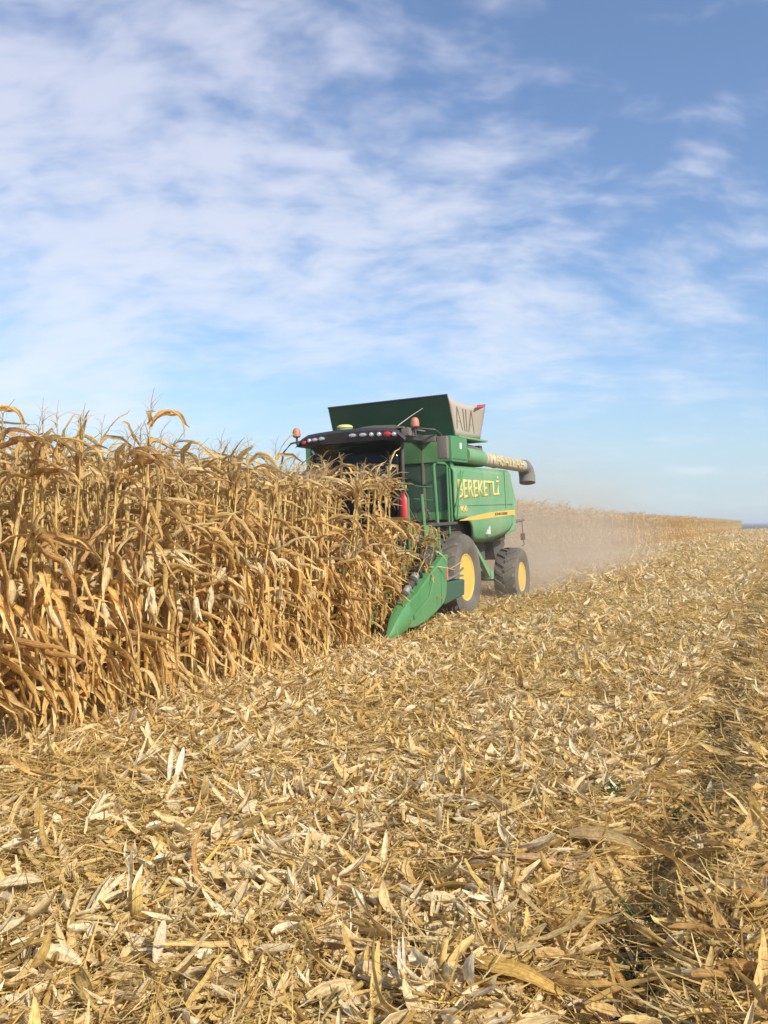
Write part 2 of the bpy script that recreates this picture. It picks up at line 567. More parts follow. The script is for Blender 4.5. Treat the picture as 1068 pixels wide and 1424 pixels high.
def bm_new():
    return bmesh.new()


def add_box(bm, c, s, rot=None, bevel=0.0):
    r = bmesh.ops.create_cube(bm, size=1.0)
    vs = r['verts']
    bmesh.ops.scale(bm, verts=vs, vec=Vector(s))
    if bevel:
        es = list({e for v in vs for e in v.link_edges})
        rb = bmesh.ops.bevel(bm, geom=es, offset=bevel, segments=2, profile=0.7, affect='EDGES')
        vs = list({v for f in rb['faces'] for v in f.verts} | {v for v in vs if v.is_valid})
        done = set(vs)
        stack = list(vs)
        while stack:
            v = stack.pop()
            for e in v.link_edges:
                o = e.other_vert(v)
                if o not in done:
                    done.add(o)
                    stack.append(o)
        vs = list(done)
    if rot is not None:
        bmesh.ops.rotate(bm, verts=vs, cent=(0, 0, 0), matrix=Matrix.Rotation(rot[1], 3, rot[0]))
    bmesh.ops.translate(bm, verts=vs, vec=Vector(c))
    return vs


def add_tube(bm, pts, r, sides=8, cap=True):
    pts = [Vector(p) for p in pts]
    rad = r if isinstance(r, (list, tuple)) else [r] * len(pts)
    rings = []
    for i, p in enumerate(pts):
        a = pts[max(i - 1, 0)]
        b = pts[min(i + 1, len(pts) - 1)]
        t = (b - a).normalized()
        ref = Vector((0, 0, 1)) if abs(t.z) < 0.9 else Vector((0, 1, 0))
        s = t.cross(ref).normalized()
        n = s.cross(t)
        rings.append([bm.verts.new(p + (s * math.cos(k * 2 * math.pi / sides) + n * math.sin(k * 2 * math.pi / sides)) * rad[i]) for k in range(sides)])
    for q in range(len(rings) - 1):
        for k in range(sides):
            bm.faces.new((rings[q][k], rings[q][(k + 1) % sides], rings[q + 1][(k + 1) % sides], rings[q + 1][k]))
    if cap:
        bm.faces.new(rings[0][::-1])
        bm.faces.new(rings[-1])


def add_prism(bm, poly, axis, a, b):
    """polygon in the plane across AXIS, drawn from a to b along it; poly: (u, v) = the other two axes in order"""
    def pt(u, v, w):
        return {0: (w, u, v), 1: (u, w, v), 2: (u, v, w)}[axis]
    A = [bm.verts.new(pt(u, v, a)) for u, v in poly]
    B = [bm.verts.new(pt(u, v, b)) for u, v in poly]
    n = len(poly)
    bm.faces.new(A)
    bm.faces.new(B[::-1])
    for k in range(n):
        bm.faces.new((A[k], B[k], B[(k + 1) % n], A[(k + 1) % n]))


def add_lathe(bm, prof, axis_p, axis_d, seg=32, close=False):
    """prof: (along, radius) turned round an axis"""
    d = Vector(axis_d).normalized()
    ref = Vector((0, 0, 1)) if abs(d.z) < 0.9 else Vector((0, 1, 0))
    s = d.cross(ref).normalized()
    n = s.cross(d)
    p0 = Vector(axis_p)
    rings = []
    for a, r in prof:
        rings.append([bm.verts.new(p0 + d * a + (s * math.cos(k * 2 * math.pi / seg) + n * math.sin(k * 2 * math.pi / seg)) * r) for k in range(seg)])
    m = len(rings)
    for q in range(m if close else m - 1):
        for k in range(seg):
            A, B = rings[q], rings[(q + 1) % m]
            bm.faces.new((A[k], A[(k + 1) % seg], B[(k + 1) % seg], B[k]))
    if not close:
        for rg, rr in ((rings[0], prof[0][1]), (rings[-1], prof[-1][1])):
            if rr > 1e-4:
                bm.faces.new(rg)


def add_sheet(bm, pts, thick, nrm):
    """a plate through 4 corner points, with thickness along nrm"""
    n = Vector(nrm).normalized() * thick
    A = [bm.verts.new(Vector(p)) for p in pts]
    B = [bm.verts.new(Vector(p) + n) for p in pts]
    k = len(pts)
    bm.faces.new(A)
    bm.faces.new(B[::-1])
    for i in range(k):
        bm.faces.new((A[i], B[i], B[(i + 1) % k], A[(i + 1) % k]))


def build(name, bm, mat, parent, smooth=True, bevel=0.0, recalc=True):
    if recalc:
        bmesh.ops.recalc_face_normals(bm, faces=bm.faces[:])
    me = bpy.data.meshes.new(name)
    bm.to_mesh(me)
    bm.free()
    me.materials.append(mat)
    if smooth:
        for p in me.polygons:
            p.use_smooth = True
        me.set_sharp_from_angle(angle=R(32))
    o = link(bpy.data.objects.new(name, me))
    o.parent = parent
    if bevel:
        md = o.modifiers.new('edge', 'BEVEL')
        md.width = bevel
        md.segments = 2
        md.limit_method = 'ANGLE'
        md.angle_limit = R(40)
    return o


def text_mesh(txt, width, height, bold=0.0, space=1.0, subdiv=0):
    """flat lettering as a bmesh, fitted to width x height, in the xy plane"""
    cu = bpy.data.curves.new('txt', 'FONT')
    cu.body = txt
    cu.size = 1.0
    cu.offset = bold
    cu.space_character = space
    cu.resolution_u = 3
    ob = bpy.data.objects.new('txt', cu)
    col.objects.link(ob)
    dg = bpy.context.evaluated_depsgraph_get()
    me = bpy.data.meshes.new_from_object(ob.evaluated_get(dg))
    bpy.data.objects.remove(ob)
    bpy.data.curves.remove(cu)
    bm = bmesh.new()
    bm.from_mesh(me)
    bpy.data.meshes.remove(me)
    if subdiv:
        bmesh.ops.subdivide_edges(bm, edges=bm.edges[:], cuts=subdiv, use_grid_fill=True)
        bmesh.ops.triangulate(bm, faces=bm.faces[:])
    xs = [v.co.x for v in bm.verts]
    ys = [v.co.y for v in bm.verts]
    for v in bm.verts:
        v.co.x = (v.co.x - min(xs)) / (max(xs) - min(xs)) * width
        v.co.y = (v.co.y - min(ys)) / (max(ys) - min(ys)) * height
    return bm


def extrude_flat(bm, thick, direction):
    r = bmesh.ops.extrude_face_region(bm, geom=bm.faces[:])
    vs = [g for g in r['geom'] if isinstance(g, bmesh.types.BMVert)]
    bmesh.ops.translate(bm, verts=vs, vec=Vector(direction) * thick)


def make_wheel(parent, x, y, z, rad, rim_r, width, side, lugs, lug_h):
    """wheel (tyre mesh) > rim, side = +1 when it faces +x"""
    hw = width / 2
    bm = bm_new()
    sw = rad - rim_r
    prof = [(-hw * 0.78, rim_r), (-hw * 0.98, rim_r + 0.25 * sw), (-hw, rim_r + 0.55 * sw), (-hw * 0.93, rim_r + 0.85 * sw), (-hw * 0.80, rad - lug_h * 1.05), (-hw * 0.4, rad - lug_h * 0.75),
            (0, rad - lug_h * 0.7), (hw * 0.4, rad - lug_h * 0.75), (hw * 0.80, rad - lug_h * 1.05), (hw * 0.93, rim_r + 0.85 * sw), (hw, rim_r + 0.55 * sw), (hw * 0.98, rim_r + 0.25 * sw), (hw * 0.78, rim_r),
            (hw * 0.6, rim_r - 0.02), (-hw * 0.6, rim_r - 0.02)]
    add_lathe(bm, prof, (0, 0, 0), (1, 0, 0), 48, close=True)
    # chevron lugs
    for sgn in (-1, 1):
        for k in range(lugs):
            a0 = 2 * math.pi * (k + (0.5 if sgn > 0 else 0)) / lugs
            pts = []
            for u in np.linspace(0.03, 1.0, 6):
                xx = sgn * hw * 0.93 * u
                ang = a0 + 0.26 * u
                top = rad - 0.018 * u * u if u < 0.95 else rad - 0.075
                pts.append((xx, ang, top))
            half = 0.030 / rad * 1.35
            vs = []
            for xx, ang, top in pts:
                row = []
                for da, rr in ((-half * 1.5, rad - lug_h * 1.4), (-half, top), (half, top), (half * 1.5, rad - lug_h * 1.4)):
                    row.append(bm.verts.new((xx, math.sin(ang + da) * rr, math.cos(ang + da) * rr)))
                vs.append(row)
            for i in range(len(vs) - 1):
                for j in range(3):
                    bm.faces.new((vs[i][j], vs[i][j + 1], vs[i + 1][j + 1], vs[i + 1][j]))
            bm.faces.new(vs[0])
            bm.faces.new(vs[-1][::-1])
    w = build('wheel', bm, M['rubber'], parent)
    w.location = (x, y, z)
    bm = bm_new()
    s = side
    prof = [(s * hw * 0.80, rim_r + 0.035), (s * hw * 0.86, rim_r + 0.02), (s * hw * 0.82, rim_r - 0.012), (s * hw * 0.70, rim_r - 0.022), (s * hw * 0.66, rim_r - 0.055), (s * hw * 0.36, rim_r - 0.06), (s * hw * 0.33, rim_r - 0.085),
            (s * hw * 0.05, rim_r - 0.09), (s * hw * 0.02, rim_r - 0.115), (-s * hw * 0.30, rim_r - 0.12), (-s * hw * 0.34, rim_r * 0.60), (-s * hw * 0.22, rim_r * 0.40), (s * hw * 0.05, rim_r * 0.34), (s * hw * 0.08, rim_r * 0.12), (s * hw * 0.08, 0.0005)]
    add_lathe(bm, prof, (0, 0, 0), (1, 0, 0), 40)
    for k in range(10):
        a = 2 * math.pi * k / 10
        add_lathe(bm, [(-s * hw * 0.34, 0.018), (-s * hw * 0.34 + s * 0.06, 0.018)], (0, math.cos(a) * rim_r * 0.62, math.sin(a) * rim_r * 0.62), (1, 0, 0), 6)
    build('rim', bm, M['yellow'], w)
    return w


def build_combine():
    root = link(bpy.data.objects.new('combine_harvester', None))
    root.location = COMBINE_LOC
    root.rotation_euler = (R(1.7), R(-2.0), 0)
    tag(root, 'green combine harvester with yellow lettering cutting into the standing corn', 'combine harvester')

    # ---- inner body and chassis
    bm = bm_new()
    add_box(bm, (0, 2.05, 2.05), (2.7, 3.9, 1.5))
    add_box(bm, (0, 1.6, 1.15), (2.2, 3.2, 0.5))
    add_box(bm, (0, 0.5, 0.95), (1.9, 0.5, 0.5))
    add_box(bm, (0, 4.2, 1.7), (2.2, 0.9, 0.9))
    build('chassis', bm, M['dark'], root)

    # ---- side panels with a wheel arch
    top = lambda y: 2.91
    bot_pts = [(0.0, 1.86), (0.55, 1.88), (0.80, 1.83), (0.95, 1.72), (1.06, 1.56), (1.20, 1.42), (1.45, 1.36), (2.0, 1.33), (2.7, 1.36), (3.3, 1.42), (3.75, 1.52), (4.00, 1.68), (4.14, 1.84)]
    ys = [p[0] for p in bot_pts]
    zs = [p[1] for p in bot_pts]
    for s in (1, -1):
        bm = bm_new()
        rows = []
        st = np.linspace(0, 4.14, 44)
        for y in st:
            zb = float(np.interp(y, ys, zs))
            cut = min(1.0, max(0.0, (y - 3.93) / 0.21))
            zt = 2.91 - (2.91 - 1.84) * cut if cut > 0 else 2.91
            zt = max(zt, zb + 0.02)
            row = []
            for u in np.linspace(0, 1, 15):
                z = zb + (zt - zb) * u
                x = 1.60
                if z > 2.80:
                    x -= ((z - 2.80) / 0.11) ** 2 * 0.07
                if z < 1.75:
                    x -= ((1.75 - z) / 0.42) ** 2 * 0.16
                if y > 3.5:
                    x -= ((y - 3.5) / 0.64) ** 2 * 0.07
                row.append(bm.verts.new((s * x, y, z)))
            rows.append(row)
        for a, b in zip(rows, rows[1:]):
            for j in range(14):
                bm.faces.new((a[j], a[j + 1], b[j + 1], b[j]) if s > 0 else (a[j], b[j], b[j + 1], a[j + 1]))
        bmesh.ops.recalc_face_normals(bm, faces=bm.faces[:])
        if sum(f.normal.x * s for f in bm.faces) < 0:
            bmesh.ops.reverse_faces(bm, faces=bm.faces[:])
        me_o = build('side_panel', bm, M['green_dusty'], root, recalc=False)
        md = me_o.modifiers.new('plate', 'SOLIDIFY')
        md.thickness = 0.05
        md.offset = -1
        if s > 0:
            panel = me_o
    # lettering and stripe on the visible side
    def on_side(bm, y0, z0, x, shear=0.0):
        for v in bm.verts:
            u, w = v.co.x, v.co.y
            v.co = Vector((x, y0 + u, z0 + w + shear * u))
        extrude_flat(bm, 0.006, (1, 0, 0))
    bm = text_mesh('BEREKETL\u0130', 2.72, 0.52, 0.011, 0.98)
    for v in bm.verts:                                       # letters shrink a little towards the tail
        v.co.y *= 1.0 - 0.22 * v.co.x / 2.7
    on_side(bm, 0.16, 2.26, 1.602, 0.028)
    build('lettering', bm, M['letter'], panel, smooth=False)
    bm = text_mesh('W540', 0.40, 0.125, 0.01)
    on_side(bm, 0.24, 2.00, 1.602)
    build('model_number', bm, M['letter'], panel, smooth=False)
    bm = bm_new()
    up = [(0.16, 1.845), (0.9, 1.90), (1.7, 1.945), (2.6, 1.975), (3.5, 1.985)]
    add_prism(bm, up + [(3.5, 1.865), (2.6, 1.845), (1.0, 1.822), (0.16, 1.835)], 0, 1.601, 1.606)
    add_prism(bm, [(3.503, 1.985), (3.75, 1.986), (4.04, 1.985), (4.06, 1.868), (3.75, 1.866), (3.503, 1.865)], 0, 1.565, 1.6045)
    build('stripe', bm, M['yellow'], panel, smooth=False)
    bm = text_mesh('JOHN DEERE', 0.95, 0.072, 0.006)
    on_side(bm, 2.45, 1.875, 1.607)
    build('brand_lettering', bm, M['ink'], panel, smooth=False)
    bm = bm_new()
    add_prism(bm, [(2.05, 1.50), (2.13, 1.49), (2.13, 1.66), (2.09, 1.70), (2.05, 1.66)], 0, 1.50, 1.592)
    add_prism(bm, [(1.95, 1.50), (2.0, 1.50), (2.0, 1.60), (1.95, 1.60)], 0, 1.50, 1.588)
    build('decal', bm, M['white'], panel, smooth=False)
    bm = bm_new()                                            # panel seams and latch
    add_box(bm, (1.602, 3.30, 2.45), (0.012, 0.014, 0.84))
    add_box(bm, (1.602, 2.0, 2.12), (0.008, 3.9, 0.010))
    build('panel_seam', bm, M['green_dark'], panel, smooth=False)

    # ---- grain tank
    bm = bm_new()
    add_box(bm, (0, 0.37, 3.23), (3.2, 0.94, 0.50), bevel=0.035)
    add_box(bm, (0, 0.06, 2.42), (3.06, 0.22, 1.10), bevel=0.02)
    add_box(bm, (0, 1.95, 3.22), (2.4, 2.2, 0.46), bevel=0.03)
    tank = build('grain_tank', bm, M['green'], root)
    bm = bm_new()
    add_box(bm, (0.0, 1.28, 3.49), (3.2, 1.85, 0.035))
    build('tank_rim', bm, M['green_dusty'], tank)
    bm = bm_new()
    add_box(bm, (1.603, 0.42, 3.30), (0.012, 0.10, 0.12))
    build('decal', bm, M['white'], tank)
    bm = bm_new()
    add_box(bm, (1.601, 0.36, 3.035), (0.010, 0.80, 0.02))
    add_box(bm, (1.30, -0.055, 2.5), (0.5, 0.012, 0.9))  # recessed lower front panel, its darkness put in as a flat dark sheet
    build('tank_seam_recess', bm, M['green_dark'], tank)
    # extension flaps
    bm = bm_new()
    add_sheet(bm, [(-1.20, 0.50, 3.50), (1.45, 0.50, 3.50), (1.49, 0.10, 4.27), (-1.13, 0.10, 4.25)], 0.022, (0, 0.9, 0.4))
    fl = build('front_flap', bm, M['green_dark'], tank, smooth=False)  # shade on the forward-leaning underside is put into the darker green
    bm = bm_new()
    add_tube(bm, [(-1.13, 0.10, 4.262), (1.49, 0.10, 4.282)], 0.022, 6)
    build('flap_edge', bm, M['navy'], fl)
    for s in (1, -1):
        bm = bm_new()
        nu, nv = 12, 6
        grid = []
        for i in range(nu + 1):
            u = i / nu
            row = []
            for j in range(nv + 1):
                v = j / nv
                sag = -0.07 * math.sin(math.pi * u) * v
                y = (0.515 + 1.52 * u) * (1 - v) + (0.118 + 1.68 * u) * v
                x = (1.46 + (0.035 + 0.19 * u) * v if s > 0 else 1.18 - 0.10 * v) - 0.03 * math.sin(math.pi * u) * v
                row.append(bm.verts.new((s * x, y, 3.51 + (0.72 + sag) * v)))
            grid.append(row)
        for i in range(nu):
            for j in range(nv):
                bm.faces.new((grid[i][j], grid[i + 1][j], grid[i + 1][j + 1], grid[i][j + 1]))
        f = build('side_flap', bm, M['canvas'], tank)
        md = f.modifiers.new('cloth', 'SOLIDIFY')
        md.thickness = 0.02
        if s > 0:
            bm = bm_new()
            def stroke(a, b, w=0.028):
                P = []
                for (u, v) in (a, b):
                    y = (0.515 + 1.52 * u) * (1 - v) + (0.118 + 1.68 * u) * v
                    x = 1.46 + (0.035 + 0.19 * u) * v - 0.03 * math.sin(math.pi * u) * v + 0.022
                    P.append(Vector((x, y, 3.51 + (0.72 - 0.07 * math.sin(math.pi * u)) * v)))
                d = Vector((0, w / 2, 0))
                add_sheet(bm, [P[0] - d, P[0] + d, P[1] + d, P[1] - d], 0.006, (1, 0, -0.3))
            for a, b in (((0.10, 0.22), (0.20, 0.86)), ((0.20, 0.86), (0.30, 0.22)), ((0.14, 0.45), (0.26, 0.45)), ((0.38, 0.2), (0.38, 0.86)), ((0.46, 0.2), (0.46, 0.86)),
                         ((0.53, 0.2), (0.62, 0.86)), ((0.62, 0.86), (0.73, 0.2)), ((0.57, 0.43), (0.69, 0.43))):
                stroke(a, b)
            build('flap_lettering', bm, M['faded_ink'], f, smooth=False)
            bm = bm_new()
            add_tube(bm, [(1.45, 2.04, 3.5), (1.685, 1.81, 4.24)], 0.025, 6)
            build('flap_edge', bm, M['navy'], f)
            bm = bm_new()
            add_sheet(bm, [(1.685, 1.28, 4.12), (1.69, 1.78, 4.19), (1.695, 1.79, 4.235), (1.69, 1.30, 4.185)], 0.008, (1, 0, 0))
            build('flap_patch', bm, M['red'], f)
    bm = bm_new()
    add_sheet(bm, [(-1.20, 2.05, 3.50), (1.44, 2.05, 3.50), (1.55, 1.95, 4.15), (-1.10, 1.95, 4.15)], 0.022, (0, -1, 0))
    build('rear_flap', bm, M['green_dark'], tank, smooth=False)

    # ---- unloading auger folded back along the side
    bm = bm_new()
    add_tube(bm, [(1.46, 0.9, 3.155), (1.46, 1.3, 3.145), (1.47, 2.05, 3.125)], [0.17, 0.175, 0.165], 24)
    aug = build('unloading_auger', bm, M['green_dusty'], root)
    A0, A1 = Vector((1.47, 2.0, 3.126)), Vector((1.55, 5.06, 3.045))
    bm = bm_new()
    add_tube(bm, [A0, A0.lerp(A1, 0.3), A0.lerp(A1, 0.302), A0.lerp(A1, 0.325), A0.lerp(A1, 0.327), A1], [0.155, 0.15, 0.162, 0.162, 0.148, 0.145], 24)
    build('auger_tube', bm, M['tube_grey'], aug)
    bm = bm_new()
    add_tube(bm, [(1.55, 5.0, 3.05), (1.55, 5.22, 3.04), (1.55, 5.36, 2.97), (1.56, 5.42, 2.80), (1.57, 5.38, 2.64)], [0.155, 0.175, 0.19, 0.20, 0.20], 20)
    build('spout', bm, M['spout'], aug)
    bm = text_mesh('MASALLAH', 2.45, 0.235, 0.012, 1.0, subdiv=4)
    d = (A1 - A0).normalized()
    for v in bm.verts:
        u, w = v.co.x, v.co.y
        b = A0 + d * (0.25 + u)
        rr = 0.1625
        a = (w - 0.10) / rr
        v.co = Vector((b.x + rr * math.cos(a), b.y, b.z + rr * math.sin(a)))
    build('lettering', bm, M['faded'], aug, smooth=False)
    bm = bm_new()
    b = A0 + d * (0.25 + 0.87)
    add_box(bm, (b.x + 0.128, b.y, b.z - 0.092), (0.02, 0.05, 0.045))
    build('cedilla', bm, M['faded'], aug, smooth=False)
    bm = bm_new()
    add_box(bm, (1.35, 1.75, 3.34), (0.22, 1.0, 0.05), ('X', R(-3)))
    add_box(bm, (1.40, 2.15, 3.355), (0.10, 0.18, 0.10))
    build('auger_cradle', bm, M['grey'], aug)

    # ---- cab
    bm = bm_new()
    for x in (-0.93, 0.97):
        add_tube(bm, [(x, -1.02, 1.75), (x * 1.01, -1.07, 2.5), (x, -1.0, 3.40)], 0.035, 8)
        add_tube(bm, [(x, -0.10, 1.75), (x, -0.06, 3.40)], 0.05, 8)
    add_box(bm, (0.0, -0.55, 1.72), (1.95, 1.0, 0.12))
    cab = build('cab', bm, M['dark'], root)
    bm = bm_new()                                             # bowed windscreen
    rows = []
    for i in range(13):
        u = -1 + 2 * i / 12
        rows.append([bm.verts.new((0.02 + 0.94 * u, -1.05 - 0.22 * (1 - u * u), z)) for z in (1.78, 2.3, 2.85, 3.40)])
    for a, b in zip(rows, rows[1:]):
        for j in range(3):
            bm.faces.new((a[j], b[j], b[j + 1], a[j + 1]))
    o = build('windscreen', bm, M['glass'], cab)
    md = o.modifiers.new('pane', 'SOLIDIFY')
    md.thickness = 0.008
    for x in (-0.945, 0.985):
        bm = bm_new()
        add_box(bm, (x, -0.55, 2.58), (0.012, 0.88, 1.62))
        build('side_window', bm, M['side_glass'], cab)
    bm = bm_new()
    add_box(bm, (0, -0.04, 2.55), (1.84, 0.04, 1.7))
    build('cab_back', bm, M['grey'], cab)
    bm = bm_new()
    add_box(bm, (0.0, -0.40, 2.12), (0.5, 0.48, 0.14), bevel=0.04)
    add_box(bm, (0.0, -0.19, 2.52), (0.5, 0.14, 0.75), bevel=0.04)
    add_box(bm, (0.0, -0.18, 2.98), (0.26, 0.10, 0.2), bevel=0.03)
    build('driver_seat', bm, M['grey'], cab)
    bm = bm_new()
    add_tube(bm, [(0, -0.98, 1.8), (0, -0.84, 2.38)], 0.04, 8)
    ring = [(0.2 * math.cos(a), -0.84 + 0.1 * math.sin(a), 2.40 + 0.17 * math.sin(a)) for a in np.linspace(0, 2 * math.pi, 21)]
    add_tube(bm, ring, 0.014, 6, cap=False)
    build('steering_wheel', bm, M['black'], cab)
    bm = bm_new()                                             # green lower front, under the windscreen
    add_box(bm, (0.05, -0.72, 1.52), (1.8, 0.9, 0.34), bevel=0.04)
    build('cab_base', bm, M['green'], cab)
    bm = bm_new()
    add_box(bm, (0.975, -1.0, 2.50), (0.07, 0.05, 0.09))
    build('reflector', bm, M['yellow'], cab)
    # roof and light bar
    bm = bm_new()
    rows = []
    for i in range(17):
        u = -1 + 2 * i / 16
        x = 0.06 + 1.14 * u
        arch = 0.07 * (1 - u * u)
        drop = 0.16 * max(0.0, (abs(u) - 0.72) / 0.28) ** 2
        prof = [(-0.02, 3.40), (-0.02, 3.52 + arch - drop * .5), (-0.6, 3.57 + arch - drop), (-1.15, 3.57 + arch - drop), (-1.36, 3.555 + arch - drop), (-1.40, 3.50 + arch - drop), (-1.36, 3.38), (-1.0, 3.37), (-0.3, 3.38)]
        rows.append([bm.verts.new((x, y - 0.05 * (1 - u * u) * (y < -0.9), z)) for y, z in prof])
    k = len(rows[0])
    for a, b in zip(rows, rows[1:]):
        for j in range(k):
            bm.faces.new((a[j], b[j], b[(j + 1) % k], a[(j + 1) % k]))
    bm.faces.new(rows[0])
    bm.faces.new(rows[-1][::-1])
    roof = build('cab_roof', bm, M['navy'], cab)
    bm = bm_new()                                             # pale moulded roof cap
    add_prism(bm, [(0.05, 3.605), (0.35, 3.655), (0.55, 3.662), (0.95, 3.640), (1.12, 3.60), (1.12, 3.575), (0.05, 3.58)], 1, -1.30, -0.2)
    build('roof_cap', bm, M['grey'], roof)
    bm = bm_new()
    add_box(bm, (1.19, -1.18, 3.49), (0.16, 0.36, 0.14), bevel=0.03)
    build('roof_corner', bm, M['grey'], roof)
    def lamp(name, x, z, rx, rz, mat):
        bm = bm_new()
        add_lathe(bm, [(-0.05, 0.8), (0.02, 1.0), (0.05, 0.92), (0.062, 0.6), (0.066, 0.001)], (0, 0, 0), (0, -1, 0), 18)
        for v in bm.verts:
            v.co.x *= rx
            v.co.z *= rz
        o = build(name, bm, mat, roof)
        u = (x - 0.06) / 1.14
        o.location = (x, -1.385 - 0.05 * (1 - u * u), z + 0.05 * (1 - u * u))
        return o
    for x, rx, rz in ((-0.74, 0.035, 0.042), (-0.62, 0.054, 0.036), (-0.47, 0.056, 0.038), (0.18, 0.070, 0.038), (0.39, 0.070, 0.038), (0.56, 0.038, 0.042), (0.71, 0.038, 0.042), (1.00, 0.042, 0.042)):
        lamp('work_light', x, 3.445, rx, rz, M['lamp'])
    lamp('marker_light', 0.87, 3.445, 0.075, 0.05, M['red'])
    lamp('marker_light', -0.86, 3.42, 0.05, 0.04, M['red'])
    for x, y in ((-1.12, -1.25), (1.33, -1.22)):
        bm = bm_new()
        add_tube(bm, [(0, 0, -0.12), (0, 0, 0.02)], 0.022, 8)
        stem = build('beacon_stem', bm, M['black'], roof)
        stem.location = (x, y, 3.55)
        bm = bm_new()
        add_lathe(bm, [(0, 0.055), (0.02, 0.078), (0.10, 0.078), (0.15, 0.064), (0.178, 0.035), (0.185, 0.001)], (0, 0, 0.02), (0, 0, 1), 20)
        b = build('beacon', bm, M['orange'], roof)
        b.location = (x, y, 3.55)
    bm = bm_new()
    add_lathe(bm, [(0, 0.10), (0.03, 0.15), (0.07, 0.15), (0.08, 0.12)], (-0.13, -1.15, 3.60), (0, 0, 1), 20)
    rec = build('antenna_receiver', bm, M['green_dusty'], roof)
    bm = bm_new()
    add_lathe(bm, [(0, 0.155), (0.03, 0.15), (0.055, 0.10), (0.062, 0.001)], (-0.13, -1.15, 3.682), (0, 0, 1), 20)
    build('receiver_cap', bm, M['letter'], rec)
    bm = bm_new()
    add_tube(bm, [(0.78, -0.9, 3.62), (0.98, -0.55, 3.86), (1.13, -0.30, 4.02)], [0.008, 0.006, 0.004], 5)
    build('aerial', bm, M['steel'], roof)
    # mirrors on arms
    for s in (1, -1):
        bm = bm_new()
        if s > 0:
            add_tube(bm, [(1.15, -1.20, 3.54), (1.4, -1.15, 3.55), (1.62, -0.98, 3.52), (1.68, -0.86, 3.45), (1.68, -0.82, 3.02)], 0.018, 8)
        else:
            add_tube(bm, [(-1.0, -1.2, 3.50), (-1.22, -1.3, 3.46), (-1.36, -1.36, 3.30), (-1.42, -1.38, 3.0), (-1.43, -1.38, 2.6)], 0.02, 8)
        arm = build('mirror_arm', bm, M['black'], cab)
        bm = bm_new()
        if s > 0:
            add_box(bm, (1.70, -0.82, 3.20), (0.20, 0.13, 0.42), bevel=0.045)
            add_box(bm, (1.46, -0.86, 3.38), (0.26, 0.10, 0.13), bevel=0.03)
        else:
            add_box(bm, (-1.45, -1.36, 2.72), (0.20, 0.12, 0.40), bevel=0.045)
        build('mirror', bm, M['grey'], arm)

    # ---- ladder, platform and rails ahead of the wheel
    bm = bm_new()
    r = 0.024
    for y in (-1.62, -0.98):
        add_tube(bm, [(1.60, y, 0.98), (1.60, y, 1.55), (1.56, y, 2.35 if y < -1.2 else 2.88)], 0.032, 8)
    add_tube(bm, [(1.28, -1.62, 1.05), (1.30, -1.62, 2.30), (1.12, -1.55, 2.62)], r, 8)
    for z in (1.05, 1.30, 1.55):
        add_box(bm, (1.58, -1.30, z), (0.12, 0.62, 0.035))
    ladder = build('ladder', bm, M['green'], root)
    bm = bm_new()
    add_box(bm, (1.40, -0.75, 1.80), (0.52, 1.30, 0.05), bevel=0.01)
    build('platform', bm, M['black'], ladder)
    bm = bm_new()
    add_tube(bm, [(1.56, -0.98, 2.86), (1.50, -0.72, 2.94), (1.50, -0.25, 2.94), (1.54, -0.12, 2.84), (1.56, -0.12, 1.78)], 0.024, 8)
    add_tube(bm, [(1.60, -0.40, 1.60), (1.60, -0.40, 2.90)], 0.022, 8)
    add_tube(bm, [(1.62, -0.14, 1.95), (1.66, 0.35, 2.80)], 0.012, 6)
    add_tube(bm, [(1.62, 0.02, 1.90), (1.66, 0.20, 2.80)], 0.012, 6)
    for z in (2.52, 2.28):
        add_tube(bm, [(1.16, -0.98, z), (1.58, -0.98, z - 0.05)], 0.014, 6)
    build('handrail', bm, M['green'], ladder)
    bm = bm_new()
    add_box(bm, (1.41, -1.33, 1.60), (0.36, 0.5, 0.40), bevel=0.02)
    add_box(bm, (1.41, -1.0, 1.18), (0.36, 0.4, 0.30), bevel=0.02)
    sb = build('step_box', bm, M['green'], ladder)
    bm = bm_new()
    add_box(bm, (1.29, -1.587, 1.70), (0.09, 0.012, 0.19))
    build('reflector', bm, M['yellow'], sb)
    bm = bm_new()
    add_box(bm, (1.47, -1.587, 1.72), (0.20, 0.012, 0.14))
    build('reflector', bm, M['yellow'], sb)
    bm = bm_new()
    add_box(bm, (1.40, -1.50, 1.22), (0.30, 0.03, 0.035))
    build('reflector', bm, M['yellow'], sb)
    bm = bm_new()
    add_lathe(bm, [(0, 0.05), (0.012, 0.05)], (1.43, -1.588, 1.56), (0, -1, 0), 14)
    build('decal', bm, M['white'], sb)
    bm = bm_new()
    for k in range(3):
        add_tube(bm, [(1.40 + 0.13 * math.cos(a), -1.25 + 0.03 * k, 1.98 + 0.13 * math.sin(a)) for a in np.linspace(0, 2 * math.pi, 17)], 0.016, 6, cap=False)
    add_tube(bm, [(1.28, -1.3, 1.9), (1.16, -1.25, 2.1), (1.02, -1.1, 2.0)], 0.015, 6)
    build('hose', bm, M['black'], ladder)
    bm = bm_new()
    add_lathe(bm, [(0, 0.07), (0.02, 0.085), (0.40, 0.085), (0.46, 0.06), (0.50, 0.03), (0.56, 0.03)], (1.22, -1.60, 1.87), (0, 0, 1), 18)
    ex = build('fire_extinguisher', bm, M['red'], ladder)
    bm = bm_new()
    add_box(bm, (1.22, -1.60, 2.45), (0.10, 0.16, 0.04))
    add_tube(bm, [(1.22, -1.66, 2.43), (1.14, -1.70, 2.36), (1.125, -1.68, 2.1)], 0.013, 6)
    add_box(bm, (1.10, -1.5, 2.15), (0.08, 0.10, 0.5))
    build('extinguisher_valve', bm, M['black'], ex)

    # ---- wheels and frames
    make_wheel(root, 1.46, 0.11, 0.74, 0.85, 0.43, 0.62, 1, 19, 0.055)
